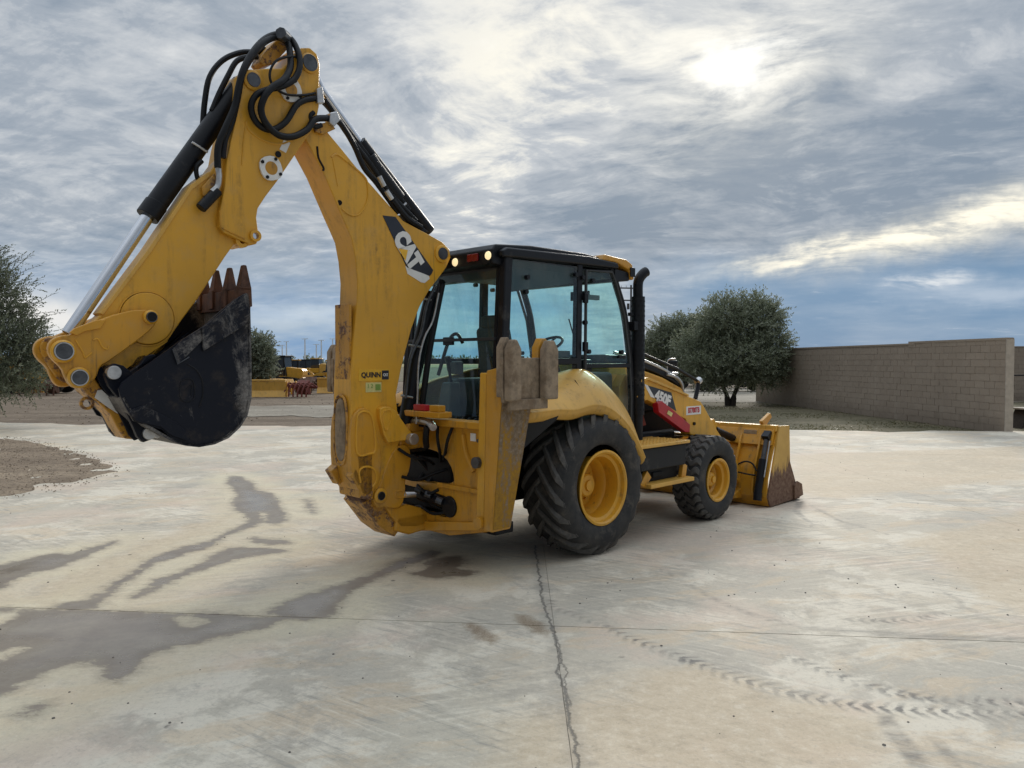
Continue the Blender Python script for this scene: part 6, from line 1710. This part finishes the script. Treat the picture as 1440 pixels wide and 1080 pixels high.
# ---------------- digging bucket
HB = .39
sp = [(167, 547), (172, 538), (186, 527), (214, 508), (254, 479), (285, 460), (310, 438), (332, 420), (345, 414), (350, 430), (350, 470), (351, 520), (351, 560), (345, 585), (335, 600), (320, 614), (300, 623), (280, 627), (262, 625), (243, 618), (228, 604), (205, 598), (188, 592), (178, 575), (169, 556)]
sp2 = S(sp, -HB)
bk_ = bpy.data.objects.new
def wear_attr(o, fn):
    me = o.data; at = me.attributes.new('wear', 'FLOAT', 'POINT')
    at.data.foreach_set('value', [fn(v.co) for v in me.vertices])
for s_ in (-1, 1):
    bm = bmesh.new()
    vs = [bm.verts.new((p[0], s_*HB, p[1])) for p in sp2]
    f = bm.faces.new(vs)
    bmesh.ops.triangulate(bm, faces=[f]); 
    bmesh.ops.subdivide_edges(bm, edges=bm.edges[:], cuts=3, use_grid_fill=True)
    ext = bmesh.ops.extrude_face_region(bm, geom=bm.faces[:])
    bmesh.ops.translate(bm, vec=(0, -s_*.02, 0), verts=[g for g in ext['geom'] if isinstance(g, bmesh.types.BMVert)])
    bmesh.ops.recalc_face_normals(bm, faces=bm.faces)
    me = bpy.data.meshes.new('digging_bucket_side'); bm.to_mesh(me); bm.free()
    o = link_obj('digging_bucket_side', me, 'bucket', BL)
    wear_attr(o, lambda c: max(0, min(1, (c.x+3.47)/.22))**1.5*1.0-.15)
# curved shell: heel -> floor -> lip
curve = S([(172, 560), (183, 580), (205, 600), (240, 620), (262, 627), (280, 629), (302, 625), (322, 616), (338, 601), (348, 585), (354, 560), (354, 520), (353, 470), (352, 430), (349, 412)], -HB)
inn = [(a*1.0, b) for a, b in curve]
cx = sum(p[0] for p in curve)/len(curve)-.3; cz = sum(p[1] for p in curve)/len(curve)+.2
inn = [(a+(cx-a)*.045, b+(cz-b)*.045) for a, b in curve]
mb = MB().prism(curve+inn[::-1], -HB+.0, HB-.0)
o = mb.build('digging_bucket_shell', 'bucket', BL); wear_attr(o, lambda c: .8)
for s_ in (-1, 1):   # side cutters
    o = plate('bucket_side_cutter', S([(282, 462), (310, 439), (334, 418), (345, 412), (350, 440), (347, 455), (316, 474), (284, 494)], -HB), s_*(HB+.001), s_*(HB+.028), 'bucket', BL, .005)
    wear_attr(o, lambda c: .55)
o = plate('bucket_lip_bar', S([(243, 490), (254, 479), (285, 459), (281, 462), (284, 478), (250, 512)], -HB), -HB-.014, -HB-.001, 'bucket', BL, .004); wear_attr(o, lambda c: .6)
# bottom wear strip on the side
bw = S([(180, 580), (188, 574), (200, 570), (222, 580), (247, 594), (268, 612), (262, 620), (240, 612), (225, 600), (205, 596), (190, 592)], -HB)
o = plate('bucket_wear_plate', bw, -HB-.012, -HB-.001, 'bucket', BL, .004); wear_attr(o, lambda c: .05)
# cutting edge and teeth at the lip
tp = P3(349, 416, 'L', -HB)
MB().box(tp.x-.05, tp.x+.02, -HB, HB, tp.z-.10, tp.z+.05).build('bucket_cutting_edge', 'rust', BL, .006)
for k in range(4):
    L = -HB+.04+k*(2*HB-.08)/3
    x = tp.x-.015; z = tp.z+.02
    MB().hexa([(x-.055, L-.04, z-.10), (x+.05, L-.04, z-.10), (x+.05, L+.04, z-.10), (x-.055, L+.04, z-.10)],
              [(x-.05, L-.038, z+.05), (x+.045, L-.038, z+.05), (x+.045, L+.038, z+.05), (x-.05, L+.038, z+.05)]).build('tooth_adapter', 'rust', BL, .008)
    MB().hexa([(x-.045, L-.048, z+.03), (x+.042, L-.048, z+.03), (x+.042, L+.048, z+.03), (x-.045, L+.048, z+.03)],
              [(x-.014, L-.022, z+.21), (x+.016, L-.022, z+.21), (x+.016, L+.022, z+.21), (x-.014, L+.022, z+.21)]).build('bucket_tooth', 'rust', BL, .008)
# hinge ears of the bucket and the pins
ear = [(146, 528), (150, 516), (160, 511), (172, 514), (182, 522), (196, 512), (204, 501), (214, 498), (228, 505), (236, 496), (254, 479), (215, 510), (186, 530), (172, 542), (172, 560), (185, 580), (205, 596), (218, 606), (214, 617), (200, 622), (192, 614), (186, 600), (176, 580), (164, 558), (152, 543)]
for L0, L1 in ((-.30, -.25), (-.13, -.11), (.11, .13), (.25, .30)):
    o = plate('bucket_ear', S(ear, -.28), L0, L1, 'bucket', BL, .006); wear_attr(o, lambda c: 0.0)
pin(159, 524, -.30, .046, 'steel', None, .025)
pin(209, 609, -.30, .045, 'steel', None, .02)
pin(220, 612, -.30, .020, 'steel', None, .02, 'ear_bolt')
# square cast mark on the side plate
mk = [(255, 536), (271, 535), (272, 561), (255, 562)]
bead(mk, -HB-.001, .004, 'black', closed=True, name='cast_mark')
bead([(261, 549), (269, 541), (269, 556)], -HB-.001, .004, 'black', closed=False, name='cast_mark')
MB().tube([P3(*p, 'L', -HB-.002) for p in [(264, 512), (276, 520), (284, 534), (285, 555), (280, 572)]], .005, 5).build('side_weld', 'black', BL)
for q_ in ([(243, 491), (250, 512), (266, 502)],):
    MB().tube([P3(*p, 'L', -HB-.016) for p in q_], .005, 5, False).build('side_weld', 'pin', BL)
